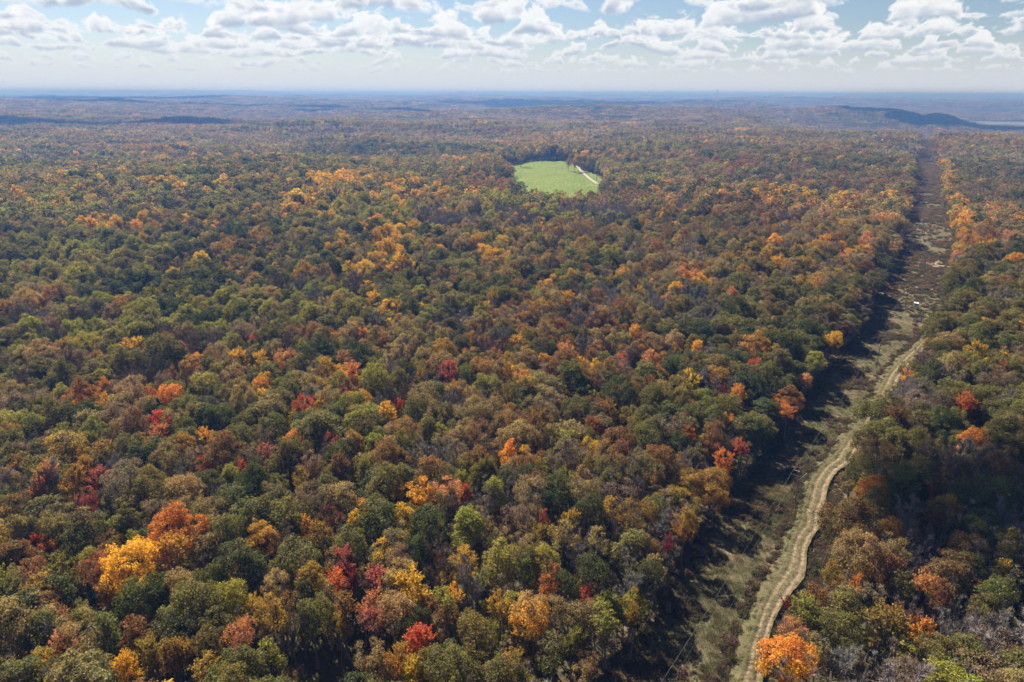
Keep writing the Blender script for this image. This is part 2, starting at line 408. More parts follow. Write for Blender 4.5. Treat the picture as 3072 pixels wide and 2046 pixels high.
# ------------------------------------------------------------------ plan of the place (metres, x right, y ahead, camera above 0,0)
LEFT = [(-25, 40), (21, 114), (64, 179), (77, 194), (108, 238), (146, 292), (184, 338), (200, 362), (288, 502), (345, 596), (444, 767), (586, 1015), (755, 1311), (1346, 2348)]
RIGHT = [(14, 40), (57, 114), (84, 150), (101, 183), (127, 221), (160, 259), (201, 311), (228, 348), (318, 485), (385, 597), (489, 785), (624, 1015), (790, 1311), (1382, 2350)]
TRACKR = [(22, 60), (40, 90), (55, 114), (58, 122), (63, 131), (70, 140), (76, 145), (84, 162), (90, 168), (92, 174), (97, 181), (102, 191), (109, 200), (117, 206), (129, 222), (137, 230), (149, 245), (171, 278), (189, 299), (202, 313), (214, 331), (226, 352)]
TRACKL = [(17, 63), (35, 93), (49, 114), (54, 124), (60, 134), (66, 144), (72, 151), (80, 165), (86, 172), (88, 178), (92, 184), (97, 194), (104, 203), (112, 210), (123, 225), (131, 234), (144, 249), (166, 281), (184, 302), (198, 316), (213.5, 331.5), (225.7, 352.2)]
MEADOW = [(-24, 1230), (6, 1240), (26, 1300), (68, 1304), (96, 1275), (104, 1215), (108, 1150), (124, 1105), (131, 1050), (129, 985), (114, 880), (94, 790), (72, 740), (34, 742), (12, 775), (3, 860), (3, 960), (0, 1073), (-16, 1181)]
ROAD = [(111, 1215), (111, 1155), (112, 1088), (114, 1028), (117, 985), (119, 965)]
RIVER = [(2530, 3900), (2900, 3700), (3500, 3900), (3900, 4500), (3500, 4700), (3080, 4800), (2760, 4420)]
def inpoly(x, y, poly):
    x = np.asarray(x); y = np.asarray(y); r = np.zeros(x.shape, bool); n = len(poly)
    for i in range(n):
        x1, y1 = poly[i]; x2, y2 = poly[(i + 1) % n]
        c = ((y1 > y) != (y2 > y)); xx = (x2 - x1) * (y - y1) / ((y2 - y1) or 1e-9) + x1
        r ^= c & (x < xx)
    return r
CORR = LEFT + RIGHT[::-1]
GAP = [(-49, 95), (-30, 95), (-24, 113), (-31, 124), (-42, 122)]        # dark opening in the canopy near the bottom
def resample(line, step):
    P = np.array(line, float); s = np.concatenate([[0], np.cumsum(np.linalg.norm(np.diff(P, axis=0), axis=1))])
    n = max(2, int(s[-1] / step)); t = np.linspace(0, s[-1], n + 1)
    return np.stack([np.interp(t, s, P[:, 0]), np.interp(t, s, P[:, 1])], 1)
def seg(L, n):
    P = np.array(L, float); k = np.linspace(0, len(P) - 1, n); i = np.arange(len(P)); return np.stack([np.interp(k, i, P[:, 0]), np.interp(k, i, P[:, 1])], 1)

# ------------------------------------------------------------------ ground materials
def forest_floor():
    m, t = new_mat('forest_floor')
    co = t.n('ShaderNodeTexCoord').outputs['Object']
    a = t.noise(co, 0.035, 5, .65); b = t.noise(co, 0.9, 4, .6); c0 = t.noise(co, 0.0016, 3, .5)
    c = t.mix(t.smooth(a, .35, .65), (.075, .055, .035), (.06, .065, .03))
    c = t.mix(t.smooth(c0, .4, .62), c, (.10, .062, .04))
    c = t.scale(c, t.math('MULTIPLY_ADD', b, 1.0, .45))
    bm = t.n('ShaderNodeBump', ins={'Strength': .8, 'Distance': 3.0, 'Height': a})
    d = t.n('ShaderNodeBsdfDiffuse', ins={0: c, 2: bm.outputs[0]})
    t.n('ShaderNodeOutputMaterial', ins={0: d.outputs[0]}); return m
def grass_mat(name, cols, sc=1.0, streak=None, bump=.4):
    m, t = new_mat(name)
    co = t.n('ShaderNodeTexCoord').outputs['Object']
    a = t.noise(co, 0.055 * sc, 4, .6); b = t.noise(co, .35 * sc, 4, .65, .6); f = t.noise(co, 2.6, 3, .7)
    c = t.mix(t.smooth(a, .38, .60), cols[0], cols[1])
    c = t.mix(t.smooth(b, .48, .66), c, cols[2])
    c = t.mix(t.smooth(t.noise(co, .16 * sc, 5, .7, 1.0), .56, .68), c, cols[3])
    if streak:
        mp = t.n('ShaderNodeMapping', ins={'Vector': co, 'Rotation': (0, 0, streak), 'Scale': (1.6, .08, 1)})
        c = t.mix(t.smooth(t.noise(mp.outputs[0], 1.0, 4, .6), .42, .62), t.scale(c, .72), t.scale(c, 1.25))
    c = t.scale(c, t.math('MULTIPLY_ADD', f, 1.3, .35))
    bm = t.n('ShaderNodeBump', ins={'Strength': bump, 'Distance': .6, 'Height': t.math('ADD', b, t.math('MULTIPLY', f, .4))})
    d = t.n('ShaderNodeBsdfDiffuse', ins={0: c, 2: bm.outputs[0]})
    t.n('ShaderNodeOutputMaterial', ins={0: d.outputs[0]}); return m
M_FLOOR = forest_floor()
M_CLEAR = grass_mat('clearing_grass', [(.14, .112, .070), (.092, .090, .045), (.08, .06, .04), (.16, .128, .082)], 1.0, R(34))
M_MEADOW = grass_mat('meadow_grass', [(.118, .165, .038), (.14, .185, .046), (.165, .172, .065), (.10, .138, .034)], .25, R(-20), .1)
M_TRACK = grass_mat('track_earth', [(.205, .17, .115), (.165, .14, .085), (.115, .11, .055), (.24, .195, .14)], 2.0, None, .5)
def track_mat():
    m, t = new_mat('track_earth'); co = t.n('ShaderNodeTexCoord').outputs['Object']
    a = t.n('ShaderNodeAttribute', attribute_type='GEOMETRY', attribute_name='across').outputs['Fac']
    n1 = t.noise(co, .12, 4, .6); n2 = t.noise(co, .8, 4, .65, .5); n3 = t.noise(co, 3.0, 3, .7)
    aw = t.math('ADD', a, t.math('MULTIPLY_ADD', n1, .22, -.11))
    rut = t.math('MAXIMUM', t.math('SUBTRACT', 1.0, t.math('MULTIPLY', t.math('ABSOLUTE', t.math('SUBTRACT', aw, .36)), 8.0), clamp=True),
                 t.math('SUBTRACT', 1.0, t.math('MULTIPLY', t.math('ABSOLUTE', t.math('SUBTRACT', aw, .78)), 7.0), clamp=True))
    grass = t.mix(t.smooth(n2, .4, .62), (.082, .080, .038), (.125, .104, .062))
    earth = t.mix(t.smooth(n2, .38, .6), (.17, .12, .082), (.225, .168, .118))
    f = t.math('MULTIPLY_ADD', rut, .8, t.math('MULTIPLY_ADD', n2, 1.5, -.62), clamp=True)
    f = t.math('MULTIPLY', f, t.smooth(t.math('MULTIPLY_ADD', n2, .5, aw), .35, .75))
    c = t.scale(t.mix(f, grass, earth), t.math('MULTIPLY_ADD', n3, 1.2, .38))
    bm = t.n('ShaderNodeBump', ins={'Strength': .6, 'Distance': .5, 'Height': t.math('ADD', n2, t.math('MULTIPLY', rut, -.5))})
    d = t.n('ShaderNodeBsdfDiffuse', ins={0: c, 2: bm.outputs[0]}); t.n('ShaderNodeOutputMaterial', ins={0: d.outputs[0]}); return m
M_TRACK = track_mat()
M_SAND = grass_mat('pale_sand', [(.27, .20, .14), (.23, .17, .11), (.18, .14, .09), (.31, .24, .17)], 3.0, None, .3)
M_GRAVEL = grass_mat('pale_gravel', [(.33, .30, .26), (.30, .27, .23), (.27, .25, .21), (.35, .32, .28)], 3.0, None, .1)
def water_mat():
    m, t = new_mat('river_water')
    g = t.n('ShaderNodeBsdfGlossy', ins={0: (.8, .84, .88, 1), 'Roughness': .22}); d = t.n('ShaderNodeBsdfDiffuse', ins={0: (.12, .13, .12, 1)})
    x = t.n('ShaderNodeMixShader', ins={0: .75, 1: d.outputs[0], 2: g.outputs[0]}); t.n('ShaderNodeOutputMaterial', ins={0: x.outputs[0]}); return m
M_WATER = water_mat()

# ------------------------------------------------------------------ ground sheets
def build_ground():
    na = 720; rr = np.concatenate([[8], 8 * np.exp(np.linspace(0, math.log(42000 / 8), 300))[1:]])
    az = np.radians(np.arange(na) * .5)
    X = np.outer(rr, np.sin(az)); Y = np.outer(rr, np.cos(az)); Z = height(X, Y)
    V = np.stack([X, Y, Z], 2).reshape(-1, 3); V = np.concatenate([V, [[0, 0, hz(0, 0)]]])
    i, j = np.meshgrid(np.arange(len(rr) - 1), np.arange(na), indexing='ij'); j2 = (j + 1) % na
    F = np.stack([i * na + j2, i * na + j, (i + 1) * na + j, (i + 1) * na + j2], 2).reshape(-1, 4)
    k = np.arange(na); F3 = np.stack([np.full(na, len(V) - 1), k, (k + 1) % na], 1)[:, ::-1]
    me = mesh_np('ground', V, [F, F3], [M_FLOOR], smooth=True)
    return add_mesh('ground', me, kind='structure', label='leaf-strewn forest floor and hills below the autumn wood')
build_ground()
def strip(name, A, B, nx, lift, mat, label, prof=None):
    n = len(A); V = []
    for i in range(nx + 1):
        f = i / nx; P = A * (1 - f) + B * f; z = height(P[:, 0], P[:, 1]) + lift
        if prof is not None: z = z + prof(f, np.arange(n))
        V.append(np.column_stack([P, z]))
    V = np.stack(V, 1).reshape(-1, 3); w = nx + 1
    i, j = np.meshgrid(np.arange(n - 1), np.arange(nx), indexing='ij')
    F = np.stack([i * w + j, i * w + j + 1, (i + 1) * w + j + 1, (i + 1) * w + j], 2).reshape(-1, 4)
    return add_mesh(name, mesh_np(name, V, F, [mat], smooth=True), kind='structure', label=label)
def near_lift(P): return .06 + .0006 * np.hypot(P[:, 0], P[:, 1])
LA = seg(LEFT, 260); RA = seg(RIGHT, 260)
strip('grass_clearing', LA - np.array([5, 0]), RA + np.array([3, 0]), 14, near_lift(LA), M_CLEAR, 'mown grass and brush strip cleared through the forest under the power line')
def track():
    n = 520; A = seg(TRACKL, n); B = seg(TRACKR, n); rs = np.random.RandomState(4)
    ker = np.hanning(41); ker /= ker.sum(); sm = lambda Q: np.column_stack([np.convolve(np.pad(Q[:, c], 20, 'edge'), ker, 'valid') for c in (0, 1)]); A = sm(A); B = sm(B)
    per = unit(np.column_stack([B - A, np.zeros(n)]))[:, :2]
    wob = np.convolve(rs.normal(0, 1, n), np.hanning(9) / 4, 'same') * .16 + np.convolve(rs.normal(0, 1, n), np.hanning(31) / 12, 'same') * .28
    B = B + per * wob[:, None]
    lift = near_lift(A); fs = [(-2.2, 0.0), (0, .35), (.12, .47), (.28, .44), (.5, .52), (.72, .47), (.88, .58), (1.0, .60), (1.03, .2), (1.05, -.5), (1.2, -.6)]
    V = []
    for f, hh in fs:
        if f == -2.2: P = A - per * 2.2
        elif f > 1: P = B + per * ((f - 1) * 8)
        else: P = A * (1 - f) + B * f
        j = rs.normal(0, .035, n) + (np.convolve(rs.normal(0, 1, n), np.hanning(7) / 3, 'same') * .18 if f > .95 else 0)
        V.append(np.column_stack([P, height(P[:, 0], P[:, 1]) + lift + .05 + hh * 1.7 + j]))
    V = np.stack(V, 1).reshape(-1, 3); w = len(fs); i, jx = np.meshgrid(np.arange(n - 1), np.arange(w - 1), indexing='ij')
    F = np.stack([i * w + jx, i * w + jx + 1, (i + 1) * w + jx + 1, (i + 1) * w + jx], 2).reshape(-1, 4)
    me = mesh_np('dirt_track', V, F, [M_TRACK], smooth=False)
    at = me.attributes.new('across', 'FLOAT', 'POINT'); at.data.foreach_set('value', np.tile(np.array([max(-.3, f[0]) for f in fs], np.float32), n))
    add_mesh('dirt_track', me, kind='structure', label='pale rutted dirt track winding along the clearing with an eroded edge')
track()
def polysheet(name, poly, step, lift, mat, label, zfix=None, cut=None):
    P = np.array(poly, float); x0, y0 = P.min(0); x1, y1 = P.max(0)
    xs = np.arange(x0, x1 + step, step); ys = np.arange(y0, y1 + step, step)
    X, Y = np.meshgrid(xs, ys, indexing='ij'); ins = inpoly(X, Y, poly)
    # pull outside corners of used cells onto the outline's inside by keeping cells with any corner inside
    use = ins[:-1, :-1] | ins[1:, :-1] | ins[:-1, 1:] | ins[1:, 1:]
    Z = height(X, Y) + lift if zfix is None else np.full(X.shape, zfix)
    V = np.stack([X, Y, Z], 2).reshape(-1, 3); w = X.shape[1]
    i, j = np.nonzero(use); F = np.stack([i * w + j, (i + 1) * w + j, (i + 1) * w + j + 1, i * w + j + 1], 1)
    return add_mesh(name, mesh_np(name, V, F, [mat], smooth=True), kind='structure', label=label)
polysheet('meadow', MEADOW, 5, 1.0, M_MEADOW, 'bright green mown meadow enclosed by the forest')
rc = resample(ROAD, 6); w = 2.3
strip('gravel_road', rc - np.array([w, 0]), rc + np.array([w, 0]), 3, 1.35, M_GRAVEL, 'pale gravel road running down the edge of the green meadow')
polysheet('bare_earth', [(296, 500), (306, 506), (322, 503), (330, 515), (326, 521), (316, 512), (318, 498), (334, 492), (327, 489), (300, 494)], 1.5, .75, M_SAND, 'bare sandy patch crossing the clearing at a pole')
polysheet('river', RIVER, 25, 0, M_WATER, 'bright strip of river beyond the wooded ridge', zfix=-51.0)

# ------------------------------------------------------------------ trees: the ones read off the place, then the wood between them
LISTED = '''-124,142.9,4.4,O -118.5,147.1,3.8,T -119.8,142.5,2.2,Sd -114.8,143.1,1.8,QS -119.2,154.1,3.6,O -115,158.5,2.4,C -107.1,143.7,5.2,G -102.1,147.6,3.5,O -84.7,144.1,5.6,Q -87.1,129.7,6.2,Y -81.3,136.5,5.1,YO -70.7,146.3,4.5,O -64.8,133.2,4.9,G -104.2,129.4,4.6,LO -104.9,140.2,2.3,L -97.8,133.8,2.8,S -98.2,139.2,2.5,R -118.1,134,3.5,O -109.7,130,3.6,R -113.9,128.1,3.2,O -104.5,123.1,4.3,A -106.2,119.2,3.8,W -105.8,113.5,3.1,W -100.1,118.8,3.3,R -95.3,115.3,3,R -92.9,122.7,2.4,E -94.3,119.6,2.1,O -89,115.2,2.5,L -85.3,114.4,3.2,O -81.7,120.5,4.3,G -90.6,124.7,3.1,A -74.9,125.8,4,T -78.9,123.8,3.3,G -68.9,128,3.5,G -62.9,128.6,2.4,T -61.2,121.3,3.6,L -56.8,121.5,2.3,Y -68.5,119.3,4.5,O -70.3,112.6,4,G -62.4,114.3,2.9,O -55.7,111.8,3.4,K -77.5,110.1,3,R -70.5,105.4,3.9,A -66.6,105.5,3.3,A -64.4,107.5,2.1,A -60.1,102.4,2.9,A -53.3,103.6,3.8,O -74.8,103.4,3.1,Y -87.6,107.6,3.9,K -99.3,110.4,3.1,T -99.4,105.7,3.5,R -83.5,106.4,2.4,T -90.2,104.1,1.8,S -86.3,100.9,3.4,O -98,102.2,2.9,T -62.5,144.9,3.9,A -57.7,148,3,O -53.2,148.9,2.4,Y -47.3,142.4,4.1,AO -50.8,134.9,4.9,O -45.6,153.5,3,CO -42.6,159.1,1.8,Q -39,151.3,2.8,YO -34.1,151.1,4.9,G -29.4,151.9,3.4,YO -20.9,146.8,5.2,G -10.8,148.4,4.2,L -2.5,143.3,2.4,G -39.2,134.8,3.8,P -30.9,129.9,2.7,P -32.1,139.1,2.5,YO -26.9,135.6,3.8,B -41.1,128.2,2.8,SQ -37.3,128,1.8,C -37.1,120.2,3,A -45.4,128.2,3.4,A -53.3,125.8,3.2,T -46.9,122.9,3,G -42.8,117.2,3.8,O -52,118.1,2.9,A -49.5,120.5,2.3,R -36.5,114.9,1.9,A -22.4,124.8,5,Y -11.1,134.9,3.8,YB -16.6,131.4,2.5,B -8.8,127.2,3.8,W -13.3,125.6,1.8,Y -1.7,125.7,2.9,B -30.3,121.3,2.6,K -30.4,115.7,2.9,PB -24.3,118.1,4.2,T -19.9,120.4,2.6,R -17.8,108.2,3.9,SQ -19.2,102,3.4,Y -29.1,107.8,2.6,T -26.1,103.9,2.3,T -7.9,110.5,4.2,O -14.6,115.5,2.5,R -2.3,119,2.9,YO -2.1,105,2.3,A -5.8,104.2,1.8,W -48.6,105.9,2.9,LO -12,105.6,2.6,O -6.6,106.4,2.6,O 32,154,3.9,RA 20.7,153.3,4.4,G 41,152.1,3.9,W 48.3,152.8,3.1,A 16.5,151.9,2.9,YO 9.4,154.5,1.8,P 6.7,145.4,2.8,A 12.6,146.1,2.7,T 16.9,143.1,3.2,W 21.9,143.2,2.5,T 29.5,144.4,4.9,O 34.8,145.4,3.3,A 42.9,145.5,1.9,C 38.2,138.4,2.6,T 28.5,138.9,3.2,W 28.2,130.6,3.6,W 19.7,137.7,2.4,W 8.3,126.9,3.5,RQ 13.3,125.9,3.1,G 17.8,127.2,1.8,S 21.6,125.7,3.3,LO 20.7,116.7,3,LO 26.6,123.6,2.4,O 3.3,116.7,4.4,TY 3.7,135.7,3.3,O 9.6,137.9,2.9,T 12.9,112,1.8,L 30,125.8,1.8,A 29.6,120.5,1.8,A 18.7,108.5,2.4,R 8.6,108.4,3,O 3.1,104.3,2.6,W 3.1,152.6,4,B 34.5,133.7,3.6,G 0.7,103.6,1.9,Y 86,148,6.5,RO 96.7,147.7,3.2,A 82.2,137,5.7,TO 93.2,138.4,3.7,T 115.3,154.2,4.1,YB 111.1,151.7,2.8,R 120.2,151.3,2.8,C 110.8,138.6,4.3,RA 119,137.2,5.4,G 103.6,130.6,4.5,RT 114,131.3,2.5,YB 78.8,127.9,2,Q 85.3,130.7,2.2,R 89.3,128.2,2.7,O 94.2,128.3,3,K 75.8,133.4,2.2,A 71.6,119.6,4.5,O 81.7,124.6,2.7,B 83.1,122.3,2,K 87,119.9,4.2,B 95.9,123.5,3.3,R 105.8,127.6,1.8,C 108.4,122.8,3.9,G 85.9,114.3,2.9,QY 76,111.9,5.2,AO 67.4,111.7,4,O 63.1,120.3,1.8,C 58.8,112.3,3.4,K 54.6,103.8,4.6,QY 62.3,108.1,2.4,T 64.6,104.4,3.8,W 94.1,114.4,3.1,W 101.4,117.2,1.8,L 102.6,120.3,3.1,O 85.2,107.5,3.9,O 90.9,107.3,3,RO 77.7,106.4,2.9,LO 99.9,110.8,3,B 101.8,106.5,2.1,R 94.5,105.5,2.6,B 106.7,115.7,2.9,E 68.8,103,2.5,W 74.2,105.1,2.3,W 68,123.2,2.6,R 81.5,102.6,3,W 118.1,130.2,2.5,T 130.1,152.1,3.9,W 128.2,157.1,2.5,E -193.6,277.6,4.6,AY -187.8,284.3,5.2,L -196,265.4,6.1,T -145,263.3,8.5,G -138.3,267.8,5.5,B -157.4,255.7,6.2,O -130.8,261.4,3.2,Q -113.4,261.3,5.6,Y -115.8,236.4,5.1,LO -134.8,246.7,3.5,R -109.2,243.1,4.6,T -158.1,226.5,5.4,RQ -153.1,234.2,3.3,Q -140.1,228,6,T -145,222.1,3.6,Y -132.7,227.7,3.2,Q -123.8,224.9,4.9,Q -126.6,204.3,5.5,RB -119.1,206.7,4,S -116.1,200.1,2.9,K -157.8,201.4,4.9,O -167.9,204,3.9,B -138.7,188.3,5.1,TY -144.9,184.2,4.3,O -158.4,191.9,4.3,O -126.1,177.9,3.5,A -118.2,178.3,4,W -132.3,167.5,6.3,K -116.2,169.4,4.2,PC -115.4,175.4,1.8,S -91,178.4,2.6,S -80.5,177.8,2.3,SP -88.6,183.7,5.9,RO -87.8,196.3,4.6,O -100.7,199.8,2.7,QY -110.5,188.4,4.4,G -105.8,193.6,3.2,A -99.4,163.6,5.4,O -92.4,165.9,4,T -176.2,246.8,5.5,O -168.3,246.4,3,E -124,219.6,3.1,E -100.6,212.1,4.7,G -97.5,231.3,2.2,C -158.3,211.3,6.1,O -152.9,212.1,3.7,G -118.5,164.6,2.3,P -143.5,167.8,3.7,T -222.4,281.8,6,G -116.1,287.2,3.4,S -102.8,257.4,4.8,YL -92.7,259.8,4.8,K -88.7,269.5,4.5,G -73.9,252.5,5.4,YT -62.9,247.2,5.3,K -80.7,293.7,1.8,S -66.2,270.3,5.7,G -68.1,294.8,3.5,Q -61.1,295.6,3.3,Q -51,237.4,6.2,LO -42.9,241.6,4.5,O -28.5,270.6,5.8,AO -26.6,246.3,6.2,P -18.7,271.6,2.5,Q -12.2,254.7,4.8,A -16.9,249.8,3.5,G -39.8,229.7,5.6,B -9.4,236.8,4.5,LO -74.7,219.5,4.2,S -63.6,232,2,P -40.7,221.1,2.3,S -95,236.6,2.9,Q -56.3,218.7,4.6,O -63.4,199.5,7.3,O -33.1,215.5,4.5,O -18.3,214.7,3.3,W -69.9,193.2,3.2,QY -56.5,191.8,3.6,P -75.9,186.6,2.9,PB -49.8,191.9,3.2,A -37.1,180.5,5.7,RO -27.5,180.5,4.6,W -20.1,180.8,4.4,W -11.1,195.7,4.7,RB -9.1,181.3,5.3,RO -13.2,181.7,2.5,L -1.4,187.1,3.3,QY -34.7,198.1,5.7,RO -27.6,205,3.9,O -43.1,195.9,3.8,O -59.6,170.6,3.1,A -60.4,178.4,3.9,B -50.5,178.4,3.9,R -44,180.6,2.7,T -18.5,163.7,4.3,K -13.6,167.1,1.8,S -36,166.3,5,O -24.2,172.6,4.8,RO -2.3,173.3,3.4,G -31.9,163.7,2.5,A -66,171.4,2.6,O -51.3,165.9,3.8,O -7.7,163.6,3.3,W 12.9,274.2,5.1,G 23.1,264.2,6.4,K 12.9,261.4,3.6,YB 29.4,256.9,3.6,YO 2.2,244,4.1,K 38.4,263.4,3.9,G 45.8,266.5,3.2,SQ 57.3,263.5,4.4,K 79.1,276.8,3.8,Y 97.9,257.4,3.6,S 105,274.3,6.3,A 62.2,252,4.7,G 55.2,295.9,4.1,YT 58.8,287.4,4,RC 83.9,228.8,3.9,QY 79,231.2,2.8,C 38.9,226.6,6.4,G 49.8,222.2,5.9,G 60.7,226.8,6.4,O 28.5,230.3,2.6,L 23.1,212.6,6.1,G 8.5,202.6,6.4,R 22.9,201.4,2,P 26.6,191.7,3.2,Y 4.3,186.4,1.8,Y 27.8,200,3.9,R 40.8,203.1,3.5,O 42.1,194.3,4.9,O 58.6,198.3,2.5,Q 53.9,195.4,3.2,G 65.9,187.5,3.3,Q 74.8,194.4,2.7,RS 61.8,174.9,4.5,A 61.3,169.6,3.4,A 34.5,186,4,R 44,182.2,3.9,RO 47.2,167.1,5.5,AO 41.1,173.5,2.8,RQ 11.5,163.1,5.4,G 24.4,178.5,2.6,L 28.8,177.5,5.8,RO 20,164.4,4.6,T 35.8,173.5,3.4,W 52.8,184.8,3.6,W 60.8,188.2,3.7,W 10.7,184.1,2.7,RC 13.4,178.2,3.5,B 70.7,198.1,3.8,R 72.9,211.2,2.4,QY 98.2,230.8,4.4,Q 107,234.7,5.7,RQ 102.6,223.5,3,Q 118.2,252.5,4.2,K 128,268.9,5,LO 150.8,294,3.5,Y 195.5,269.5,5,YO 157.8,249.6,2.8,QY 159.8,218.6,4.6,QS 169.9,209.5,2.4,S 148.1,193.9,4.3,Q 129.8,207.2,4.6,RO 112.6,185.3,5.4,RO 101.6,167,3.7,QY 117.2,167.8,2.2,S 122.1,167.4,2.8,RC 129,184.6,3.6,BC 142.8,184.4,4.2,W 185.4,263.5,2.5,S 210.4,273.5,3.5,K 153.4,214.3,2.5,LG 144.2,232.1,4.4,W 134.6,200,3.5,BC 147.7,175.7,4,RQ 143.5,179,3.5,R 108.3,163.3,3.9,G 152.1,222.9,4.7,B 169.4,238.2,4.5,W 193.4,248.7,4.7,R 178.9,224,4.3,W 181.4,240.3,4.5,B 165.4,257.4,4.3,B 191.5,281,5.2,T 223.6,296.9,3.3,E'''
LANDMARK = dict([(92, 'big scarlet and orange tree'), (72, 'red and orange two-tone tree'), (68, 'tall pink tree'), (82, 'golden yellow spreading tree'), (9, 'broad mustard yellow tree'), (8, 'orange-topped round tree'), (25, 'dark evergreen tree'), (57, 'small bright yellow tree'), (119, 'bare grey skeleton tree'), (124, 'tall yellow-green edge tree'), (167, 'yellow and orange trackside tree'), (162, 'glowing yellow-orange tree'), (150, 'small blazing orange tree'), (147, 'huge dark green tree'), (141, 'broad khaki trackside tree'), (213, 'silvery leafless tree'), (214, 'wide salmon-orange tree'), (205, 'red dome-shaped tree'), (255, 'vivid red round tree'), (249, 'large airy pink tree'), (304, 'bright amber edge tree'), (296, 'scarlet-topped tree'), (352, 'small golden trackside tree'), (347, 'orange-red tree'), (264, 'raspberry pink slender tree'), (313, 'bright yellow round tree'), (328, 'lone deep green round tree'), (12, 'billowing dark green tree'), (166, 'salmon pink feathery tree'), (260, 'wide olive oak-like tree')])
rng = np.random.RandomState(2024)
trees = []     # x, y, r, H, key, kind, listed index
def kind_for(key): return rng.choice(KINDS[key[0]].split())
for i, s in enumerate(LISTED.split()):
    a = s.split(','); x, y, r = map(float, a[:3]); key = a[3]
    if inpoly(np.array([x]), np.array([y]), CORR)[0] and x < np.interp(y, [q[1] for q in TRACKL], [q[0] for q in TRACKL]): x -= 2.5
    H = (14 + 1.5 * r) * rng.uniform(.97, 1.03)
    trees.append([x, y, r, H, key, kind_for(key), i])
nl = len(trees)
LX = np.array([t[0] for t in trees]); LY = np.array([t[1] for t in trees]); LR = np.array([t[2] for t in trees])
# palettes by area: (x, y, reach, weights)
def pal(s):
    d = {}
    for c in s.split(): d[c[:-1] if c[-1].isdigit() else c] = int(c[-1]) if c[-1].isdigit() else 1
    k = list(d); w = np.array([d[q] for q in k], float); return k, w / w.sum()
PALS = {'near': pal('O9 G6 T5 R2 B6 W5 A3 Y1 LO4 RO2 TO5'),
        'midleft': pal('O9 G8 LO6 L5 A2 Y2 R1 T3 B2 W2 TO4 E1'),
        'midcentre': pal('O9 G6 R2 T5 B5 A3 RO2 YO1 L3 LO4 W5 TO5'),
        'midright': pal('R2 O7 T5 B5 W4 A3 K1 G5 RO3 Y1 TO4'),
        'yellowgreen': pal('L5 LO7 O6 T2 G4 Y1 YO2 A1 TO3'),
        'far': pal('O7 T3 B7 W4 R2 TO3 RO3 G8 LO1')}
_PL = _PERM.tolist()
def vn1(x, y):
    xi = math.floor(x); yi = math.floor(y); fx = x - xi; fy = y - yi; fx = fx * fx * (3 - 2 * fx); fy = fy * fy * (3 - 2 * fy)
    r0 = _PL[xi % 64]; r1 = _PL[(xi + 1) % 64]; j = yi % 64; k = (yi + 1) % 64
    return (r0[j] * (1 - fx) + r1[j] * fx) * (1 - fy) + (r0[k] * (1 - fx) + r1[k] * fx) * fy
def palette(x, y):
    r = math.hypot(x, y); az = math.degrees(math.atan2(x, y)); q = rng.rand(); n1 = vn1(x / 90 + 3, y / 90 + 8)
    if r > 1500: return 'far' if q < .85 else 'yellowgreen'
    if r < 330: return 'near'
    if r > 900: return 'yellowgreen' if (q < .45 + .2 * (n1 > .5) and az < 14) else ('far' if q < .8 else 'midcentre')
    if az < -8: return 'yellowgreen' if (n1 > .52 and r > 450) else 'midleft'
    if az < 12: return 'midcentre' if not (n1 > .6 and r > 600) else 'yellowgreen'
    return 'midright'
PATCH_N = {}
def pick_key(x, y):
    pn = palette(x, y); k, w = PALS[pn]
    # kinds grow in patches: noise favours some colours locally
    wv = w.copy()
    for i, c in enumerate(k):
        o = (ord(c[0]) * 7) % 61
        wv[i] *= math.exp(4.6 * (vn1(x / 50 + o, y / 50 + o * 1.7) - .5) + 3.4 * (vn1(x / 170 + 2 * o, y / 150 + o) - .5))
    wv /= wv.sum(); return k[rng.choice(len(k), p=wv)]
def edge_key(x, y):      # gold leaf tints stand in for sun on the clearing's right-hand edge
    if 470 < y < 1250 and abs(x - np.interp(y, [q[1] for q in RIGHT], [q[0] for q in RIGHT]) - 7) < 9 and rng.rand() < .75: return rng.choice(['A', 'Y', 'YO', 'LO', 'K', 'TY', 'A'])
    return None
def hexpts(step, ok, jit=.3, rmax=1600, rmin=40, azl=56):
    xs = []; ny = int(rmax / (step * .87)) + 1
    for j in range(int(-20 / step), ny):
        y = j * step * .87; hw = min(rmax, abs(y) * math.tan(R(azl)) + 90)
        n = int(2 * hw / step)
        x = -hw + (np.arange(n) + (.5 if j % 2 else 0)) * step
        xs.append(np.column_stack([x, np.full(n, y)]))
    P = np.concatenate(xs); P = P + rng.uniform(-jit, jit, P.shape) * step
    d = np.hypot(P[:, 0], P[:, 1]); P = P[(d < rmax) & (d > rmin) & (P[:, 1] > -20)]
    return P[ok(P)]
def clear_dist(P, pad):
    """True where a crown may stand: outside clearing, meadow, road"""
    ok = ~inpoly(P[:, 0] , P[:, 1], CORR)
    for dx, dy in ((pad, 0), (-pad, 0), (0, pad), (0, -pad)):
        ok &= ~inpoly(P[:, 0] + dx, P[:, 1] + dy, CORR)
    ok &= ~inpoly(P[:, 0], P[:, 1], MEADOW) & ~inpoly(P[:, 0], P[:, 1], GAP)
    ok &= ~inpoly(P[:, 0] + 4, P[:, 1], MEADOW) & ~inpoly(P[:, 0] - 4, P[:, 1], MEADOW)
    return ok
P = hexpts(7.0, lambda P: clear_dist(P, 3.2) & ((np.hypot(P[:, 0], P[:, 1]) < 430) | (np.abs(np.degrees(np.arctan2(P[:, 0], P[:, 1]))) < 43)), .36, 680, 35, 58)
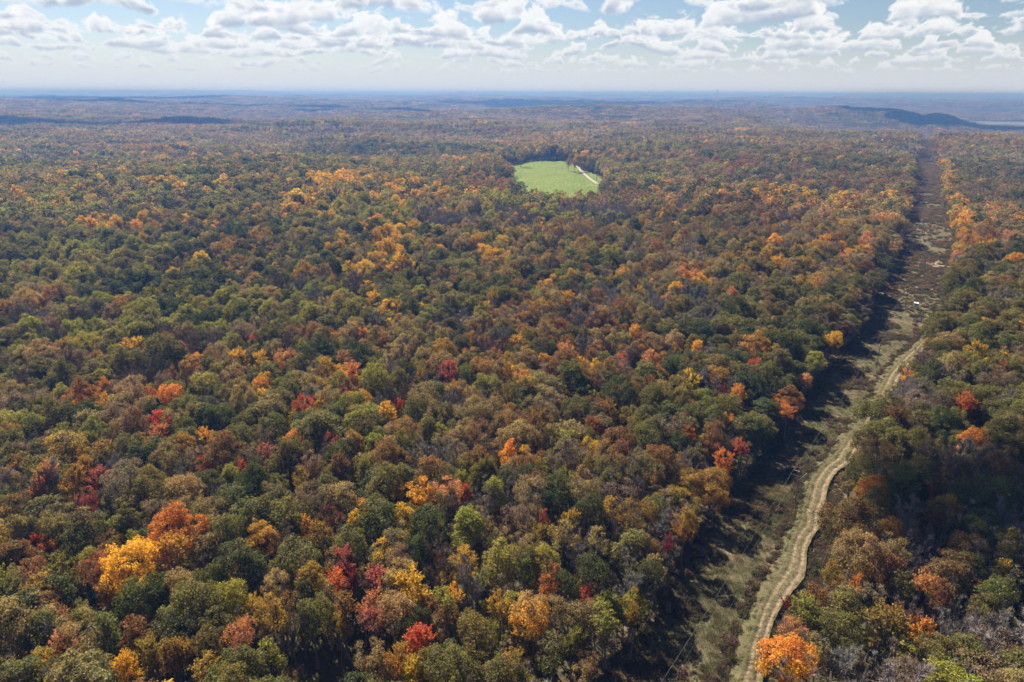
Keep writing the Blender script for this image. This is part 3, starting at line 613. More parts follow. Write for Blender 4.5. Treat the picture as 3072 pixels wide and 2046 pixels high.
for (x, y) in P:
    d = math.hypot(x, y); far_ = sstep(d, 280, 560); r = float(np.clip(rng.normal(4.1 + .7 * far_, 1.15 + .15 * far_), 2.2, 7.4))
    if d > 330 and rng.rand() < .12: continue
    inner = 95 < y < 300 and abs(x) < .78 * y
    if inner:
        dd = np.hypot(LX - x, LY - y); k = np.argmin(dd)
        gapd = (dd - LR * .62).min()
        if gapd < 1.7: continue
        r = min(r, max(1.9, gapd + 1.0))
        key = LISTKEY if False else (trees[k][4][-1] if (rng.rand() < .25 and trees[k][4][-1] in 'OGTRBWA') else pick_key(x, y))
    else: key = edge_key(x, y) or pick_key(x, y)
    H = (13.5 + 1.5 * r) * rng.uniform(.88 - .1 * far_, 1.06 + .12 * far_)
    trees.append([x, y, r, H, key, kind_for(key), -1])
nu = len(trees)
# understorey: young trees and saplings filling the shade between the crowns
P = hexpts(5.4, lambda P: clear_dist(P, 1.5), .45, 430, 60, 52)
for (x, y) in P:
    if rng.rand() < .3: continue
    r = rng.uniform(1.7, 2.9); k = pick_key(x, y)[0]; k = {'Y': 'A', 'Q': 'R', 'K': 'R'}.get(k, k)
    kd = rng.choice(['round', 'sparse', 'vase', 'round']) if k not in 'WE' else kind_for(k)
    trees.append([x, y, r, rng.uniform(7.5, 12.5), k, kd, -2])
for t in trees:
    e = np.interp(t[1], [q[1] for q in LEFT], [q[0] for q in LEFT]) - t[0]
    if -6 < e < 13 and t[1] < 560: t[3] = min(t[3], rng.uniform(12.5, 17.5))
def size_class(r): return 'S' if r < 3.1 else ('M' if r < 5.3 else 'B')
def choose(kind, r): 
    c = size_class(r); 
    v = VAR.get((kind, c)) or VAR[(kind, 'M')]
    return v[rng.randint(len(v))]
# ------------------------------------------------------------------ which trees stand as objects of their own: the 300 that show largest
inv = cam.matrix_world.inverted()
def project(x, y, z):
    v = inv @ Vector((x, y, z)); 
    return (1536 + v.x / -v.z * 2048, 1023 - v.y / -v.z * 2048, -v.z)
cand = []
for i, t in enumerate(trees):
    if t[6] == -2: continue
    px, py, d = project(t[0], t[1], hz(t[0], t[1]) + t[3] * .72)
    if d > 0 and -20 < px < 3092 and -20 < py < 2075:
        cand.append((t[2] / d * (1.12 if t[6] >= 0 else .88), i))
cand.sort(reverse=True); solo = set(i for _, i in cand[:300])
PXY = {i: project(trees[i][0], trees[i][1], trees[i][3] * .72)[:2] for i in solo}
lm_of = {}
for i in solo:
    if trees[i][6] in LANDMARK: lm_of[i] = LANDMARK[trees[i][6]]
def looks(key, kind):
    if key[0] == 'W' or kind == 'bare': return ('leafless ' + WORD[key[0]]) if key[0] in 'WB' else 'nearly leafless ' + WORD[key[0]]
    w = WORD[key[0]]
    if len(key) > 1 and WORD.get(key[1]) and key[1] != key[0]: w = w + '-topped ' + WORD[key[1]]
    return {'round': 'rounded ', 'tall': 'tall narrow ', 'vase': 'upswept ', 'sparse': 'thin airy ', 'evergreen': 'pointed '}[kind] + w
buckets = {}
LMK = [i for i in lm_of]
for i in solo:
    if i in lm_of: continue
    bx, by = PXY[i]; k = min(LMK, key=lambda q: math.hypot(PXY[q][0] - bx, (PXY[q][1] - by) * 1.15))
    dx, dy = bx - PXY[k][0], by - PXY[k][1]
    rel = ('right of' if dx > 0 else 'left of') if abs(dx) > abs(dy) else ('in front of' if dy > 0 else 'behind')
    buckets.setdefault((looks(trees[i][4], trees[i][5]), rel, k), []).append((math.hypot(dx, dy), i))
LABEL = {i: n + ', standing in the autumn wood' if 'track' not in n and 'clearing' not in n else n for i, n in lm_of.items()}
ORD = ['nearest', 'second', 'third', 'fourth', 'fifth', 'sixth', 'seventh', 'eighth', 'ninth', 'tenth']
for (lk, rel, k), lst in buckets.items():
    lst.sort()
    for n, (_, i) in enumerate(lst):
        sz = 'big ' if trees[i][2] > 5 else ('small ' if trees[i][2] < 2.9 else '')
        LABEL[i] = ('%s tree %s the %s' % (lk, rel, lm_of[k])) if len(lst) == 1 else ('%s %s tree %s the %s' % (ORD[n], lk, rel, lm_of[k]))
GROUPN = {'bare': 'leafless trees in the wood', 'evergreen': 'evergreen trees in the wood'}
def place_tree(t, label, group=None):
    x, y, r, H, key, kind, _ = t; pr = PROTO[choose(kind, r)]
    nm = {'bare': 'bare_tree', 'evergreen': 'evergreen_tree'}.get(kind, 'broadleaf_tree')
    s = r / pr['r']; root = empty(nm, (x, y, hz(x, y) - .05), rng.uniform(0, 6.28), (s * rng.uniform(.84, 1.16), s, H / pr['H']))
    root.rotation_euler = (rng.normal(0, .035), rng.normal(0, .035), root.rotation_euler[2])
    tag(root, label, 'tree', group or GROUPN.get(kind, 'autumn trees in the wood'))
    t1, t2 = tints(key, rng)
    c = add_mesh('crown', pr['crown'], root); c['tint'] = [float(v) for v in t1]; c['tint2'] = [float(v) for v in t2]
    add_mesh('trunk', pr['trunk'], root)
    return root
for i in sorted(solo): place_tree(trees[i], LABEL[i])
# trees that stand by themselves at the meadow
for (x, y, r, H, key, kind, lab) in ((14, 1198, 7.5, 27, 'TO', 'round', 'lone tall khaki tree standing out in the green meadow'),
                                     (98, 1112, 6.5, 25, 'TR', 'sparse', 'thin tan tree left of the gravel road at the meadow edge'),
                                     (106, 1128, 6.5, 26, 'RT', 'round', 'round russet tree right against the gravel road bend'),
                                     (90, 1136, 6, 23, 'AT', 'vase', 'upswept amber tree behind the thin tan one by the gravel road'),
                                     (122, 1012, 5, 21, 'LO', 'tall', 'pale yellow-green tree on the right tip of the meadow')):
    place_tree([x, y, r, H, key, kind, -1], lab, 'trees standing at the meadow')

for i in range(46):      # tall dark stand closing the meadow's near left corner and its far side
    if i < 26: x, y = rng.uniform(-60, 1), rng.uniform(820, 960)
    else: x, y = rng.uniform(-40, 95), rng.uniform(1285, 1330) if True else 0
    if inpoly(np.array([x, x + 5]), np.array([y, y]), MEADOW).any(): continue
    trees.append([x, y, rng.uniform(4.5, 6.5), rng.uniform(25, 30), rng.choice(['G', 'TO', 'O', 'G', 'RO']), 'tall', -1])
# ------------------------------------------------------------------ the rest of the wood: one mass
protos = bpy.data.collections.new('wood_pieces')      # not linked into the scene, only drawn through the wood
PI_ = {}
def add_piece(nm, me):
    o = bpy.data.objects.new('piece_%03d' % len(PI_), me); protos.objects.link(o); PI_[nm] = len(PI_)
for k in PROTO: add_piece(k, PROTO[k]['both'])
def patch_mesh(seed, n, R0, leaves, size):
    rg = np.random.RandomState(seed); A = Acc()
    for i in range(n):
        for _ in range(30):
            p = rg.uniform(-R0, R0, 2)
            if np.hypot(*p) < R0: break
        r = rg.uniform(3.4, 5.4); H = rg.uniform(17, 23); rz = r * rg.uniform(1.0, 1.5); zc = H - rz
        D = rdir(rg, leaves); D[:, 2] = np.abs(D[:, 2]) * rg.uniform(.6, 1.2) - .25; D = unit(D)
        Pp = np.array([p[0], p[1], zc]) + D * np.array([r, r, rz]) * rg.uniform(.7, 1.05, (leaves, 1)) * (1 + .15 * np.sin(D[:, :1] * 5 + D[:, 1:2] * 6 + i))
        V, F = cards(Pp, D, size, rg, .8); mi = rg.rand()
        A.add(V, F, np.clip(rg.rand(leaves) * .5 + rg.rand() * .5, 0, 1), np.clip(mi + rg.normal(0, .08, leaves), 0, 1))
    V, F, rr, mm = A.get()
    return mesh_np('patch', V, F, [M_LEAF], None, {'rnd': rr, 'mixf': mm})
for i in range(6): add_piece('patch%d' % i, patch_mesh(300 + i, 16, 17, 70, 1.9))
for i in range(4): add_piece('big%d' % i, patch_mesh(400 + i, 46, 48, 22, 4.2))
pts = []   # x y z variant rz sx sz t1 t2
for i, t in enumerate(trees):
    if i in solo: continue
    x, y, r, H, key, kind, _ = t; nm = choose(kind, r); pr = PROTO[nm]; t1, t2 = tints(key, rng)
    s = r / pr['r']; pts.append((x, y, hz(x, y) - .05, PI_[nm], rng.uniform(0, 6.28), s, H / pr['H'], *t1, *t2))
P = hexpts(8.3, lambda P: clear_dist(P, 2.5) & (np.hypot(P[:, 0], P[:, 1]) > 676), .38, 1500, 670, 46)
Z = height(P[:, 0], P[:, 1])
for (x, y), z in zip(P, Z):
    if rng.rand() < .06: continue
    key = edge_key(x, y) or pick_key(x, y); kind = kind_for(key); v = VAR[(kind, 'mid')]; nm = v[rng.randint(len(v))]; pr = PROTO[nm]
    r = float(np.clip(rng.normal(5.0, 1.25), 2.6, 8.5)); H = (13.5 + 1.5 * r) * rng.uniform(.78, 1.16); t1, t2 = tints(key, rng)
    pts.append((x, y, z, PI_[nm], rng.uniform(0, 6.28), r / pr['r'], H / pr['H'], *t1, *t2))
n_mid = len(pts)
def far_points(step, r0, r1, pre, nv, sc, pad):
    P = hexpts(step, lambda P: clear_dist(P, pad), .3, r1, r0, 45)
    P = P[~(inpoly(P[:, 0], P[:, 1], RIVER) | inpoly(P[:, 0], P[:, 1] + 40, RIVER) | inpoly(P[:, 0] - 30, P[:, 1] - 30, RIVER))]
    Z = height(P[:, 0], P[:, 1])
    for (x, y), z in zip(P, Z):
        k1, k2 = pick_key(x, y), pick_key(x, y); a, _ = tints(k1, rng); b, _ = tints(k2, rng)
        pts.append((x, y, z, PI_['%s%d' % (pre, rng.randint(nv))], rng.uniform(0, 6.28), sc * rng.uniform(.9, 1.1), sc ** .3 * rng.uniform(.9, 1.15), *a[:3], *b[:3]))
far_points(27, 1495, 4600, 'patch', 6, 1.0, 12)
far_points(75, 4560, 9500, 'big', 4, 1.0, 1)
far_points(190, 9400, 21000, 'big', 4, 2.6, 1)
A = np.array(pts, float)
print('forest points', len(trees), n_mid, len(pts))
def scatter(name, A, coll, label, parent=None):
    """points with kind, turn, size and leaf colour, each drawn as one piece of the collection"""
    me = bpy.data.meshes.new(name); me.vertices.add(len(A)); me.vertices.foreach_set('co', A[:, :3].astype(np.float32).ravel())
    def at(n, typ, vals, key='value'):
        a = me.attributes.new(n, typ, 'POINT'); a.data.foreach_set(key, np.ascontiguousarray(vals).ravel())
    at('piece', 'INT', A[:, 3].astype(np.int32)); z0 = np.zeros(len(A))
    rt = np.random.RandomState(9); at('turn', 'FLOAT_VECTOR', np.column_stack([rt.normal(0, .05, len(A)), rt.normal(0, .05, len(A)), A[:, 4]]).astype(np.float32), 'vector')
    at('size', 'FLOAT_VECTOR', np.column_stack([A[:, 5] * rt.uniform(.84, 1.18, len(A)), A[:, 5], A[:, 6]]).astype(np.float32), 'vector')
    at('tint', 'FLOAT_VECTOR', A[:, 7:10].astype(np.float32), 'vector'); at('tint2', 'FLOAT_VECTOR', A[:, 10:13].astype(np.float32), 'vector')
    o = add_mesh(name, me, kind='stuff', label=label)
    g = bpy.data.node_groups.new(name + '_nodes', 'GeometryNodeTree')
    g.interface.new_socket('Geometry', in_out='INPUT', socket_type='NodeSocketGeometry'); g.interface.new_socket('Geometry', in_out='OUTPUT', socket_type='NodeSocketGeometry')
    gi = g.nodes.new('NodeGroupInput'); go = g.nodes.new('NodeGroupOutput'); ip = g.nodes.new('GeometryNodeInstanceOnPoints'); ci = g.nodes.new('GeometryNodeCollectionInfo')
    ci.inputs['Collection'].default_value = coll; ci.inputs['Separate Children'].default_value = True; ci.inputs['Reset Children'].default_value = True
    def na(n, dt):
        q = g.nodes.new('GeometryNodeInputNamedAttribute'); q.data_type = dt; q.inputs[0].default_value = n
        return [s for s in q.outputs if s.enabled and s.name == 'Attribute'][0]
    L = g.links.new; L(gi.outputs[0], ip.inputs['Points']); L(ci.outputs[0], ip.inputs['Instance']); ip.inputs['Pick Instance'].default_value = True
    L(na('piece', 'INT'), ip.inputs['Instance Index']); L(na('turn', 'FLOAT_VECTOR'), ip.inputs['Rotation']); L(na('size', 'FLOAT_VECTOR'), ip.inputs['Scale'])
    L(ip.outputs[0], go.inputs[0]); md = o.modifiers.new('scatter', 'NODES'); md.node_group = g
    return o
scatter('forest', A, protos, 'autumn forest of countless trees running to the horizon')

# ------------------------------------------------------------------ brush and grass of the clearing
veg = bpy.data.collections.new('brush_pieces'); gr = bpy.data.collections.new('grass_pieces')
def bush_mesh(seed, n, size, r, h):
    rg = np.random.RandomState(seed); A = Acc()
    for c in range(6):
        o = np.array([*rg.uniform(-r * .6, r * .6, 2), h * rg.uniform(.3, .6)]); D = rdir(rg, n // 6)
        P = o + D * np.array([r * .55, r * .55, h * .5]) * rg.uniform(.5, 1.1, (n // 6, 1)); P[:, 2] = np.maximum(P[:, 2], .02)
        V, F = cards(P, D, size, rg, .9); A.add(V, F, rg.rand(len(P)), rg.rand(len(P)))
    V, F, a, b = A.get(); return mesh_np('bush', V, F, [M_LEAF], None, {'rnd': a, 'mixf': b})
def tuft_mesh(seed, n, r, h):
    rg = np.random.RandomState(seed); p = rg.normal(0, r * .5, (n, 2)); s = np.column_stack([p, np.zeros(n)])
    d = unit(np.column_stack([rg.normal(0, .5, (n, 2)), np.ones(n)])); L = rg.uniform(.5, 1, (n, 1)) * h; w = unit(np.cross(d, rdir(rg, n))) * .035
    V = np.stack([s - w, s + w, s + d * L + w * .2, s + d * L - w * .2], 1).reshape(-1, 3)
    return mesh_np('tuft', V, np.arange(4 * n).reshape(n, 4), [M_LEAF], None, {'rnd': rg.rand(n), 'mixf': rg.rand(n)})
for i in range(5): veg.objects.link(bpy.data.objects.new('bush_%d' % i, bush_mesh(50 + i, 420, .26, 1.3, 1.5)))
for i in range(4): gr.objects.link(bpy.data.objects.new('tuft_%d' % i, tuft_mesh(80 + i, 90, .9, .5)))
TR = np.array(seg(TRACKL, 80) + seg(TRACKR, 80)) / 2
def in_track(x, y, pad=0.0): return inpoly(x, y, [(a - pad, b) for a, b in TRACKL] + [(a + pad, b) for a, b in TRACKR[::-1]])
rg = np.random.RandomState(77); B = []; G = []
def cross(k, f):
    a = np.array([np.interp(k, np.arange(len(LEFT)), [p[0] for p in LEFT]), np.interp(k, np.arange(len(LEFT)), [p[1] for p in LEFT])])
    b = np.array([np.interp(k, np.arange(len(RIGHT)), [p[0] for p in RIGHT]), np.interp(k, np.arange(len(RIGHT)), [p[1] for p in RIGHT])]); return a * (1 - f) + b * f
BR = [(.12, .075, .05), (.085, .06, .042), (.10, .09, .045), (.15, .10, .06), (.07, .075, .03)]
GR = [(.18, .145, .088), (.135, .128, .062), (.11, .118, .05), (.20, .162, .105)]
n = 26000
K = rg.uniform(.6, 8.4, n); Fx = rg.uniform(-.06, 1.08, n)
X = np.array([cross(k, f) for k, f in zip(K, Fx)]); trk = in_track(X[:, 0], X[:, 1], .3); nz = vnoise(X[:, 0] / 9 + 3, X[:, 1] / 9 + 1); nb = vnoise(X[:, 0] / 5 + 31, X[:, 1] / 5 + 11)
tx = np.array([np.min(np.hypot(TR[:, 0] - a, TR[:, 1] - b)) for a, b in X])
side = np.array([np.interp(b, TR[:, 1], TR[:, 0]) for a, b in X]) < X[:, 0]       # right of the track
for (x, y), t_, q, q2, d, sd, k, f in zip(X, trk, nz, nb, tx, side, K, Fx):
    z = hz(x, y) + (.75 if t_ else 0)
    if t_ and rg.rand() > .35: continue
    weed = (not t_) and ((sd and d > 4.0) or (not sd and 4.4 < d < 6.6 and q2 > .3) or q > .70 or (f < .12) or (k > 7.6 and q > .42))
    if weed and rg.rand() < (.55 if sd else .5):
        c = np.array(BR[rg.randint(5)]) * rg.uniform(.8, 1.25); s = rg.uniform(.35, .95) * (1.2 if k > 7.4 else 1) * (.6 + .9 * q2)
        B.append((x, y, z, rg.randint(5), rg.uniform(0, 6.28), s, s * rg.uniform(.6, 1.1), *c, *(c * rg.uniform(.7, 1.2, 3))))
    else:
        c = np.array(GR[int(np.clip(q * 4, 0, 3))]) * rg.uniform(.6, 1.1) * (1 if k < 4.6 else .8); s = rg.uniform(.7, 1.5)
        G.append((x, y, z + .05, rg.randint(4), rg.uniform(0, 6.28), s, s * rg.uniform(.4, .9), *c, *(c * rg.uniform(.7, 1.2, 3))))
# far part of the clearing: low russet scrub
n = 15000; K = np.interp(480 + (2340 - 480) * rg.rand(n) ** 1.25 - 45, [q[1] for q in LEFT], np.arange(len(LEFT))); Fx = rg.uniform(-.05, 1.12, n)
for k, f in zip(K, Fx):
    x, y = cross(k, f); z = hz(x, y)
    q_ = vn1(x / 14 + 5, y / 26 + 2) * .6 + vn1(x / 40, y / 60 + 9) * .4
    if q_ < .42 + .16 * (1 - sstep(y, 470, 680)) and rg.rand() < .86: continue
    c = np.array(BR[rg.randint(5)]) * rg.uniform(.95, 1.6) * np.array([.98, .92, .95]); s = rg.uniform(.9, 2.0) * (1 + .7 * (y > 900))
    B.append((x, y, z + .3, rg.randint(5), rg.uniform(0, 6.28), s, s * .7, *c, *(c * rg.uniform(.7, 1.2, 3))))
scatter('brush', np.array(B), veg, 'low brown weeds and scrub along the clearing and track')
scatter('grass', np.array(G), gr, 'straw and green grass tufts covering the cleared strip')

# ------------------------------------------------------------------ solid-object helpers
def plain(name, col, rough=.7, var=.15, sc=8):
    m, t = new_mat(name); co = t.n('ShaderNodeTexCoord').outputs['Object']; n = t.noise(co, sc, 4, .6)
    c = t.mix(n, tuple(v * (1 - var) for v in col), tuple(min(1, v * (1 + var)) for v in col))
    b = t.n('ShaderNodeBsdfPrincipled', ins={'Base Color': c, 'Roughness': rough}); t.n('ShaderNodeOutputMaterial', ins={0: b.outputs[0]}); return m
M_POLE = plain('weathered_pole', (.085, .062, .045), .85, .3, 3); M_PALEWOOD = plain('pale_timber', (.55, .46, .32), .7, .15, 4); M_GREYWOOD = plain('grey_timber', (.38, .35, .34), .8, .2, 4)
M_WIRE = plain('aluminium_wire', (.14, .14, .15), .5, .05); M_PORC = plain('porcelain', (.42, .40, .38), .3, .05); M_WHITE = plain('white_paint', (.78, .79, .80), .5, .05)
M_DARK = plain('dark_opening', (.03, .03, .035), .6, .1); M_STEEL = plain('galvanised_steel', (.35, .36, .38), .5, .1); M_RED = plain('faded_red_paint', (.4, .09, .06), .5, .1)
M_ROOF = plain('grey_roofing', (.32, .33, .35), .6, .1)
def box(c, s, rot=None):
    V = np.array([(x, y, z) for x in (-.5, .5) for y in (-.5, .5) for z in (-.5, .5)]) * np.array(s)
    if rot is not None: V = V @ np.array(rot.to_matrix()).T
    F = np.array([(0, 1, 3, 2), (4, 6, 7, 5), (0, 4, 5, 1), (2, 3, 7, 6), (0, 2, 6, 4), (1, 5, 7, 3)]); return V + np.array(c), F
def accmesh(name, parts, mats, parent=None, smooth=False, **kw):
    A = Acc()
    for V, F in parts: A.add(V, F)
    V, F, _, _ = A.get(); return add_mesh(name, mesh_np(name, V, F, mats, smooth=smooth), parent, **kw)
def capped(pts, rad, sides=10):
    V, F = tube(pts, rad, sides); return V, F

# ------------------------------------------------------------------ power poles
LINE = [(10, 73), (88, 182), (168, 292), (233, 388), (299, 484), (358, 590), (480, 795)]
PH = 12.6
def make_pole(x, y, label, az, detail=True):
    root = empty('utility_pole', (x, y, hz(x, y) - .1), -az); tag(root, label, 'utility pole', 'utility poles along the cleared strip')
    k = np.linspace(0, 1, 8); accmesh('post', [capped(np.column_stack([0 * k, 0 * k, k * PH]), .19 - .07 * k, 12), (tube([(0, 0, PH), (0, 0, PH + .06)], [.12, .01], 12))], [M_POLE], root, True)
    up = accmesh('crossarm', [box((-.95, 0, PH - 1.15), (2.1, .12, .14))], [M_GREYWOOD], root)
    lo = accmesh('crossarm', [box((-.45, .13, PH - 2.9), (4.2, .11, .13))], [M_POLE], root)  # lower arm's shadow tone is put in by the dark pole colour
    ins = []
    for px in (-1.9, -2.45, 1.45, -.0):
        z = {-1.9: PH - 1.08, -2.45: PH - 2.83, 1.45: PH - 2.83, 0: PH + .06}[px]; yy = 0 if px in (-1.9, 0) else .13
        accmesh('insulator', [tube([(px, yy, z), (px, yy, z + .1), (px, yy, z + .12), (px, yy, z + .2), (px, yy, z + .22), (px, yy, z + .3)], [.05, .05, .085, .085, .05, .04], 10)], [M_PORC], root, True)
    accmesh('brace', [box((-.62, .19, PH - 3.3), (1.3, .03, .06), Euler((0, R(-32), 0))), box((.55, .19, PH - 3.3), (1.2, .03, .06), Euler((0, R(32), 0)))], [M_STEEL], root)
    if detail:
        accmesh('timber_arm', [box((.95, -.18, PH - 2.45), (.15, .13, 3.4), Euler((0, R(33), 0)))], [M_PALEWOOD], root)
    return root
labs = ['weathered utility pole nearest the bottom of the clearing, just outside the view', 'weathered utility pole with a pale slanting arm beside the dirt track', 'dark utility pole in the striped tree shadows across the mid clearing',
        'utility pole half hidden in shade short of the white hunting blind', 'utility pole standing at the bare sandy patch in the clearing', 'utility pole rising behind the sandy patch, thin against brown scrub', 'distant utility pole far up the narrowing clearing']
for i, (x, y) in enumerate(LINE):
    a = LINE[max(i - 1, 0)]; b = LINE[min(i + 1, len(LINE) - 1)]; az = math.atan2(b[0] - a[0], b[1] - a[1]); make_pole(x, y, labs[i], az, i < 2)
for wi, (dx, dz, lab) in enumerate(((-1.9, PH - .78, 'upper left power line wire sagging between the poles'), (0, PH + .36, 'topmost power line wire carried on the pole heads'),
                                    (-2.45, PH - 2.53, 'lower left power line wire under the short crossarm'), (1.45, PH - 2.53, 'lower right power line wire nearest the dirt track'))):
    Pp = []
    for i in range(len(LINE) - 1):
        q = []
        for (x, y), (a, b) in ((LINE[i], (LINE[max(i - 1, 0)], LINE[min(i + 1, len(LINE) - 1)])), (LINE[i + 1], (LINE[i], LINE[min(i + 2, len(LINE) - 1)]))):
            az = math.atan2(b[0] - a[0], b[1] - a[1]); q.append(np.array([x + dx * math.cos(az), y - dx * math.sin(az), hz(x, y) - .1 + dz]))
        L = np.linalg.norm(q[1] - q[0])
        for k in np.linspace(0, 1, 15)[:(15 if i == len(LINE) - 2 else 14)]:
            p = q[0] * (1 - k) + q[1] * k; p[2] -= 4 * k * (1 - k) * L * .013; Pp.append(p)
    accmesh('power_line_wire', [tube(Pp, [.011] * len(Pp), 5)], [M_WIRE], None, True, label=lab, cat='power line', group='wires strung between the utility poles')

# ------------------------------------------------------------------ hunting blinds
def blind(x, y, s, rz, label, legh):
    root = empty('hunting_blind', (x, y, hz(x, y)), rz, (s, s, s)); tag(root, label, 'hunting blind', 'white hunting blinds by the clearing')
    w, h = 1.9, 1.7; z0 = legh
    cab = accmesh('cabin', [box((0, 0, z0 + .05), (w + .1, w + .1, .1)), box((0, -w / 2, z0 + .42), (w, .06, .66)), box((0, -w / 2, z0 + h - .12), (w, .06, .3)),
                            box((-w / 2 + .17, -w / 2, z0 + .95), (.3, .06, .5)), box((w / 2 - .17, -w / 2, z0 + .95), (.3, .06, .5)),
                            box((0, w / 2, z0 + .1 + h / 2), (w, .06, h)), box((-w / 2, 0, z0 + .1 + h / 2), (.06, w - .07, h)), box((w / 2, 0, z0 + .1 + h / 2), (.06, w - .07, h))], [M_WHITE], root)
    accmesh('window', [box((0, -w / 2 + .05, z0 + .97), (w - .64, .02, .46))], [M_DARK], root)
    V = np.array([(-1.1, -1.12, z0 + h + .06), (1.1, -1.12, z0 + h + .06), (1.1, 1.12, z0 + h + .06), (-1.1, 1.12, z0 + h + .06), (-1.1, 0, z0 + h + .5), (1.1, 0, z0 + h + .5)])
    F = [np.array([(0, 1, 5, 4), (2, 3, 4, 5), (3, 2, 1, 0)]), np.array([(0, 4, 3), (1, 2, 5)])]
    add_mesh('roof', mesh_np('roof', V, F, [M_WHITE]), root)
    if legh > .5:
        for sx in (-1, 1):
            for sy in (-1, 1): accmesh('leg', [tube([(sx * 1.05, sy * 1.05, 0), (sx * .85, sy * .85, z0)], [.07, .07], 8)], [M_GREYWOOD], root)
        accmesh('ladder', [tube([(-.25 + k * .5, -1.75, 0), (-.25 + k * .5, -1.0, z0)], [.035, .035], 6) for k in (0, 1)] + [tube([(-.25, -1.75 + .75 * q, z0 * q), (.25, -1.75 + .75 * q, z0 * q)], [.025, .025], 6) for q in (.2, .4, .6, .8)], [M_GREYWOOD], root)
blind(237, 384, 1.1, R(-30), 'white hunting blind raised on four legs at the right side of the clearing', 2.0)
blind(355, 618, 1.2, R(-30), 'small far white hunting blind tucked under the left tree edge of the clearing', 1.2)

# ------------------------------------------------------------------ radio mast on the skyline
mx, my = 1405, 5000; root = empty('radio_mast', (mx, my, hz(mx, my))); tag(root, 'thin guyed radio mast breaking the hazy skyline', 'mast')
MH = 144 - hz(mx, my); A = []
for k in range(3):
    a = 2 * math.pi * k / 3; o = np.array([math.cos(a), math.sin(a), 0]) * 1.3; A.append(tube([o, o + np.array([0, 0, MH])], [.45, .45], 5))
for i in range(int(MH / 4)):
    for k in range(3):
        a = 2 * math.pi * k / 3; b = 2 * math.pi * (k + 1) / 3; A.append(tube([(1.3 * math.cos(a), 1.3 * math.sin(a), i * 4), (1.3 * math.cos(b), 1.3 * math.sin(b), i * 4 + 4)], [.16, .16], 3))
accmesh('lattice_tower', A, [M_STEEL], root)
accmesh('antenna', [tube([(0, 0, MH - 10), (0, 0, MH - 4), (0, 0, MH + 1)], [2.6, 2.6, 1.2], 8)], [M_DARK], root)
for k in range(3):
    a = 2 * math.pi * k / 3 + .4; accmesh('guy_wire', [tube([(0, 0, MH * f), (90 * math.cos(a), 90 * math.sin(a), 0)], [.08, .08], 3) for f in (.5, .9)], [M_STEEL], root)

# ------------------------------------------------------------------ far farm buildings (pale specks)
def farm(x, y, s, rz, label, wm):
    root = empty('farm_building', (x, y, hz(x, y) + 14), rz, (s, s, s)); tag(root, label, 'barn', 'pale buildings far off in the wood')
    accmesh('wall', [box((0, 0, 2.5), (22, 11, 5))], [wm], root)
    V = np.array([(-11.5, -6, 5), (11.5, -6, 5), (11.5, 6, 5), (-11.5, 6, 5), (-11.5, 0, 8.4), (11.5, 0, 8.4)])
    add_mesh('roof', mesh_np('roof', V, [np.array([(0, 1, 5, 4), (2, 3, 4, 5), (3, 2, 1, 0)]), np.array([(0, 4, 3), (1, 2, 5)])], [M_ROOF]), root)
    accmesh('door', [box((0, -5.56, 2), (4, .12, 4))], [M_DARK], root)

# ------------------------------------------------------------------ clouds overhead, above the top of the view: their shade lies on the wood
def cloud_mat(name, f):
    m, t = new_mat(name); d = t.n('ShaderNodeBsdfDiffuse', ins={0: (.9, .9, .9, 1)}); tr = t.n('ShaderNodeBsdfTransparent')
    x = t.n('ShaderNodeMixShader', ins={0: f, 1: tr.outputs[0], 2: d.outputs[0]}); t.n('ShaderNodeOutputMaterial', ins={0: x.outputs[0]}); return m
def cloud(gx, gy, wx, wy, seed, mat, label, n=26):
    """shade wanted round ground point gx, gy; the cloud floats up-sun of it"""
    rg = np.random.RandomState(seed); Zc = 1300.0; k = Zc / sun_dir.z; c0 = np.array([gx + sun_dir.x * k, gy + sun_dir.y * k, Zc]); A = Acc()
    import bmesh
    bm = bmesh.new(); bmesh.ops.create_icosphere(bm, subdivisions=3, radius=1); V0 = np.array([v.co[:] for v in bm.verts]); F0 = np.array([[v.index for v in f.verts] for f in bm.faces]); bm.free()
    for i in range(n):
        a = rg.uniform(0, 6.28); q = math.sqrt(rg.rand()); s = rg.uniform(.22, .42) * (1.15 - .5 * q)
        P = V0 * np.array([wx * s, wy * s, min(wx, wy) * s * .8]) * (1 + .12 * np.sin(V0[:, :1] * 6 + i) * np.sin(V0[:, 1:2] * 7) + .07 * np.sin(V0[:, 2:3] * 13 + V0[:, :1] * 11))
        P[:, 2] = np.maximum(P[:, 2], -20) ; A.add(P + c0 + np.array([math.cos(a) * q * wx * .75, math.sin(a) * q * wy * .75, 0]), F0)
    V, F, _, _ = A.get(); add_mesh('cloud', mesh_np('cloud', V, F, [mat], smooth=True), kind='stuff', label=label)
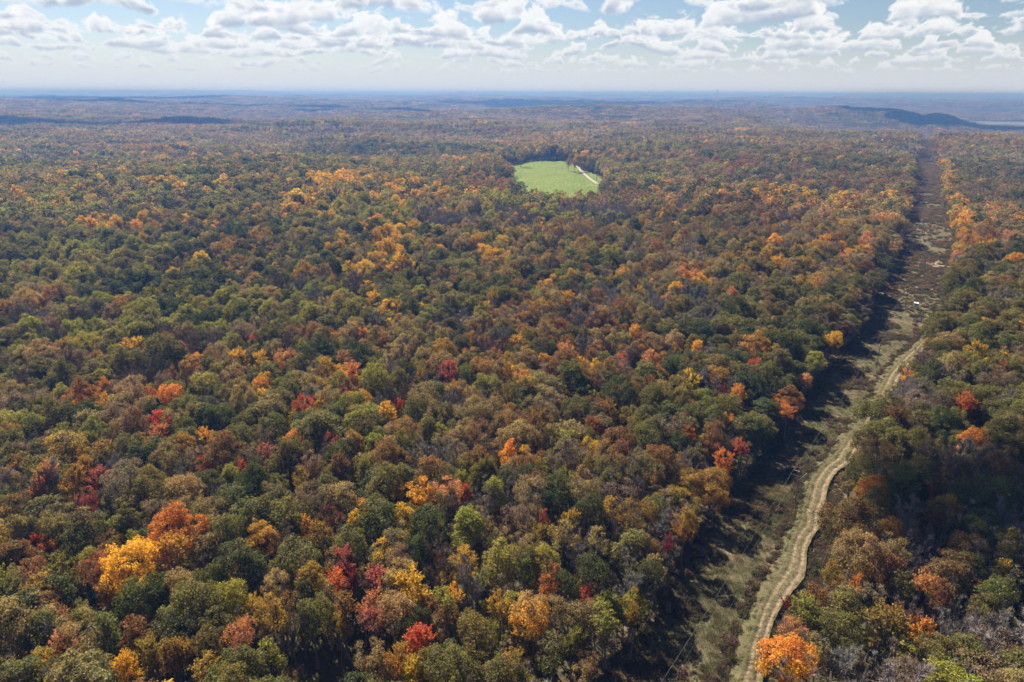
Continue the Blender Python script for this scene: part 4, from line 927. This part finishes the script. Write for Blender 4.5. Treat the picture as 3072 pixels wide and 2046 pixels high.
MC = cloud_mat('cloud_vapour', .85); MH = cloud_mat('half_thick_cloud_vapour', .3); MT = cloud_mat('thin_cloud_vapour', .03)
cloud(2120, 3620, 430, 430, 5, MC, 'cumulus cloud drifting high over the far wooded ridge')
cloud(-1500, 2350, 800, 170, 6, MH, 'long cumulus cloud drifting high over the left distance')
cloud(-2300, 4300, 1500, 380, 12, MC, 'unseen heaped cumulus cloud added to shade the far left forest')  # out of view, added to darken the forest at far left
cloud(175, 135, 150, 100, 7, MT, 'thin cloud veil drifting overhead', 11)
cloud(-550, 3900, 750, 160, 8, MH, 'unseen flat cumulus cloud added to shade the middle distance')  # this and the next two: unseen, added for dark bands of shade
cloud(700, 6200, 1500, 420, 9, MC, 'unseen broad cumulus cloud added to shade the forest below the skyline')  # added above the view only for its band of shade
cloud(-3900, 6400, 1500, 420, 10, MC, 'unseen broad cumulus cloud added to shade the far left hills')  # unseen too, put in to shade the hills

# ------------------------------------------------------------------ haze: air between the camera and the far hills
def haze():
    V, F = box((0, 19500, HAZE_Z0 + (HAZE_TOP - HAZE_Z0) / 2), (90000, 46000, HAZE_TOP - HAZE_Z0)); o = add_mesh('haze', mesh_np('haze', V, F), kind='stuff', label='thin blue autumn haze lying over the forest')
    m = bpy.data.materials.new('haze_air'); m.use_nodes = True; t = NT(m.node_tree); t.N.clear()
    v = t.n('ShaderNodeVolumePrincipled'); v.inputs['Color'].default_value = HAZE_COL + (1,); v.inputs['Density'].default_value = HAZE_D; v.inputs['Absorption Color'].default_value = (.52, .40, .19, 1); v.inputs['Anisotropy'].default_value = HAZE_G
    t.n('ShaderNodeOutputMaterial', ins={1: v.outputs[0]}); o.data.materials.append(m); m.cycles.homogeneous_volume = True
HAZE_COL = (.075, .17, .42); HAZE_D = 2.6e-4; HAZE_G = 0.2; HAZE_TOP = 150.0
HAZE_Z0 = min(v.co.z for v in bpy.data.objects['ground'].data.vertices) - 1.0
print('haze z', HAZE_Z0, max(v.co.z for v in bpy.data.objects['ground'].data.vertices))
haze()
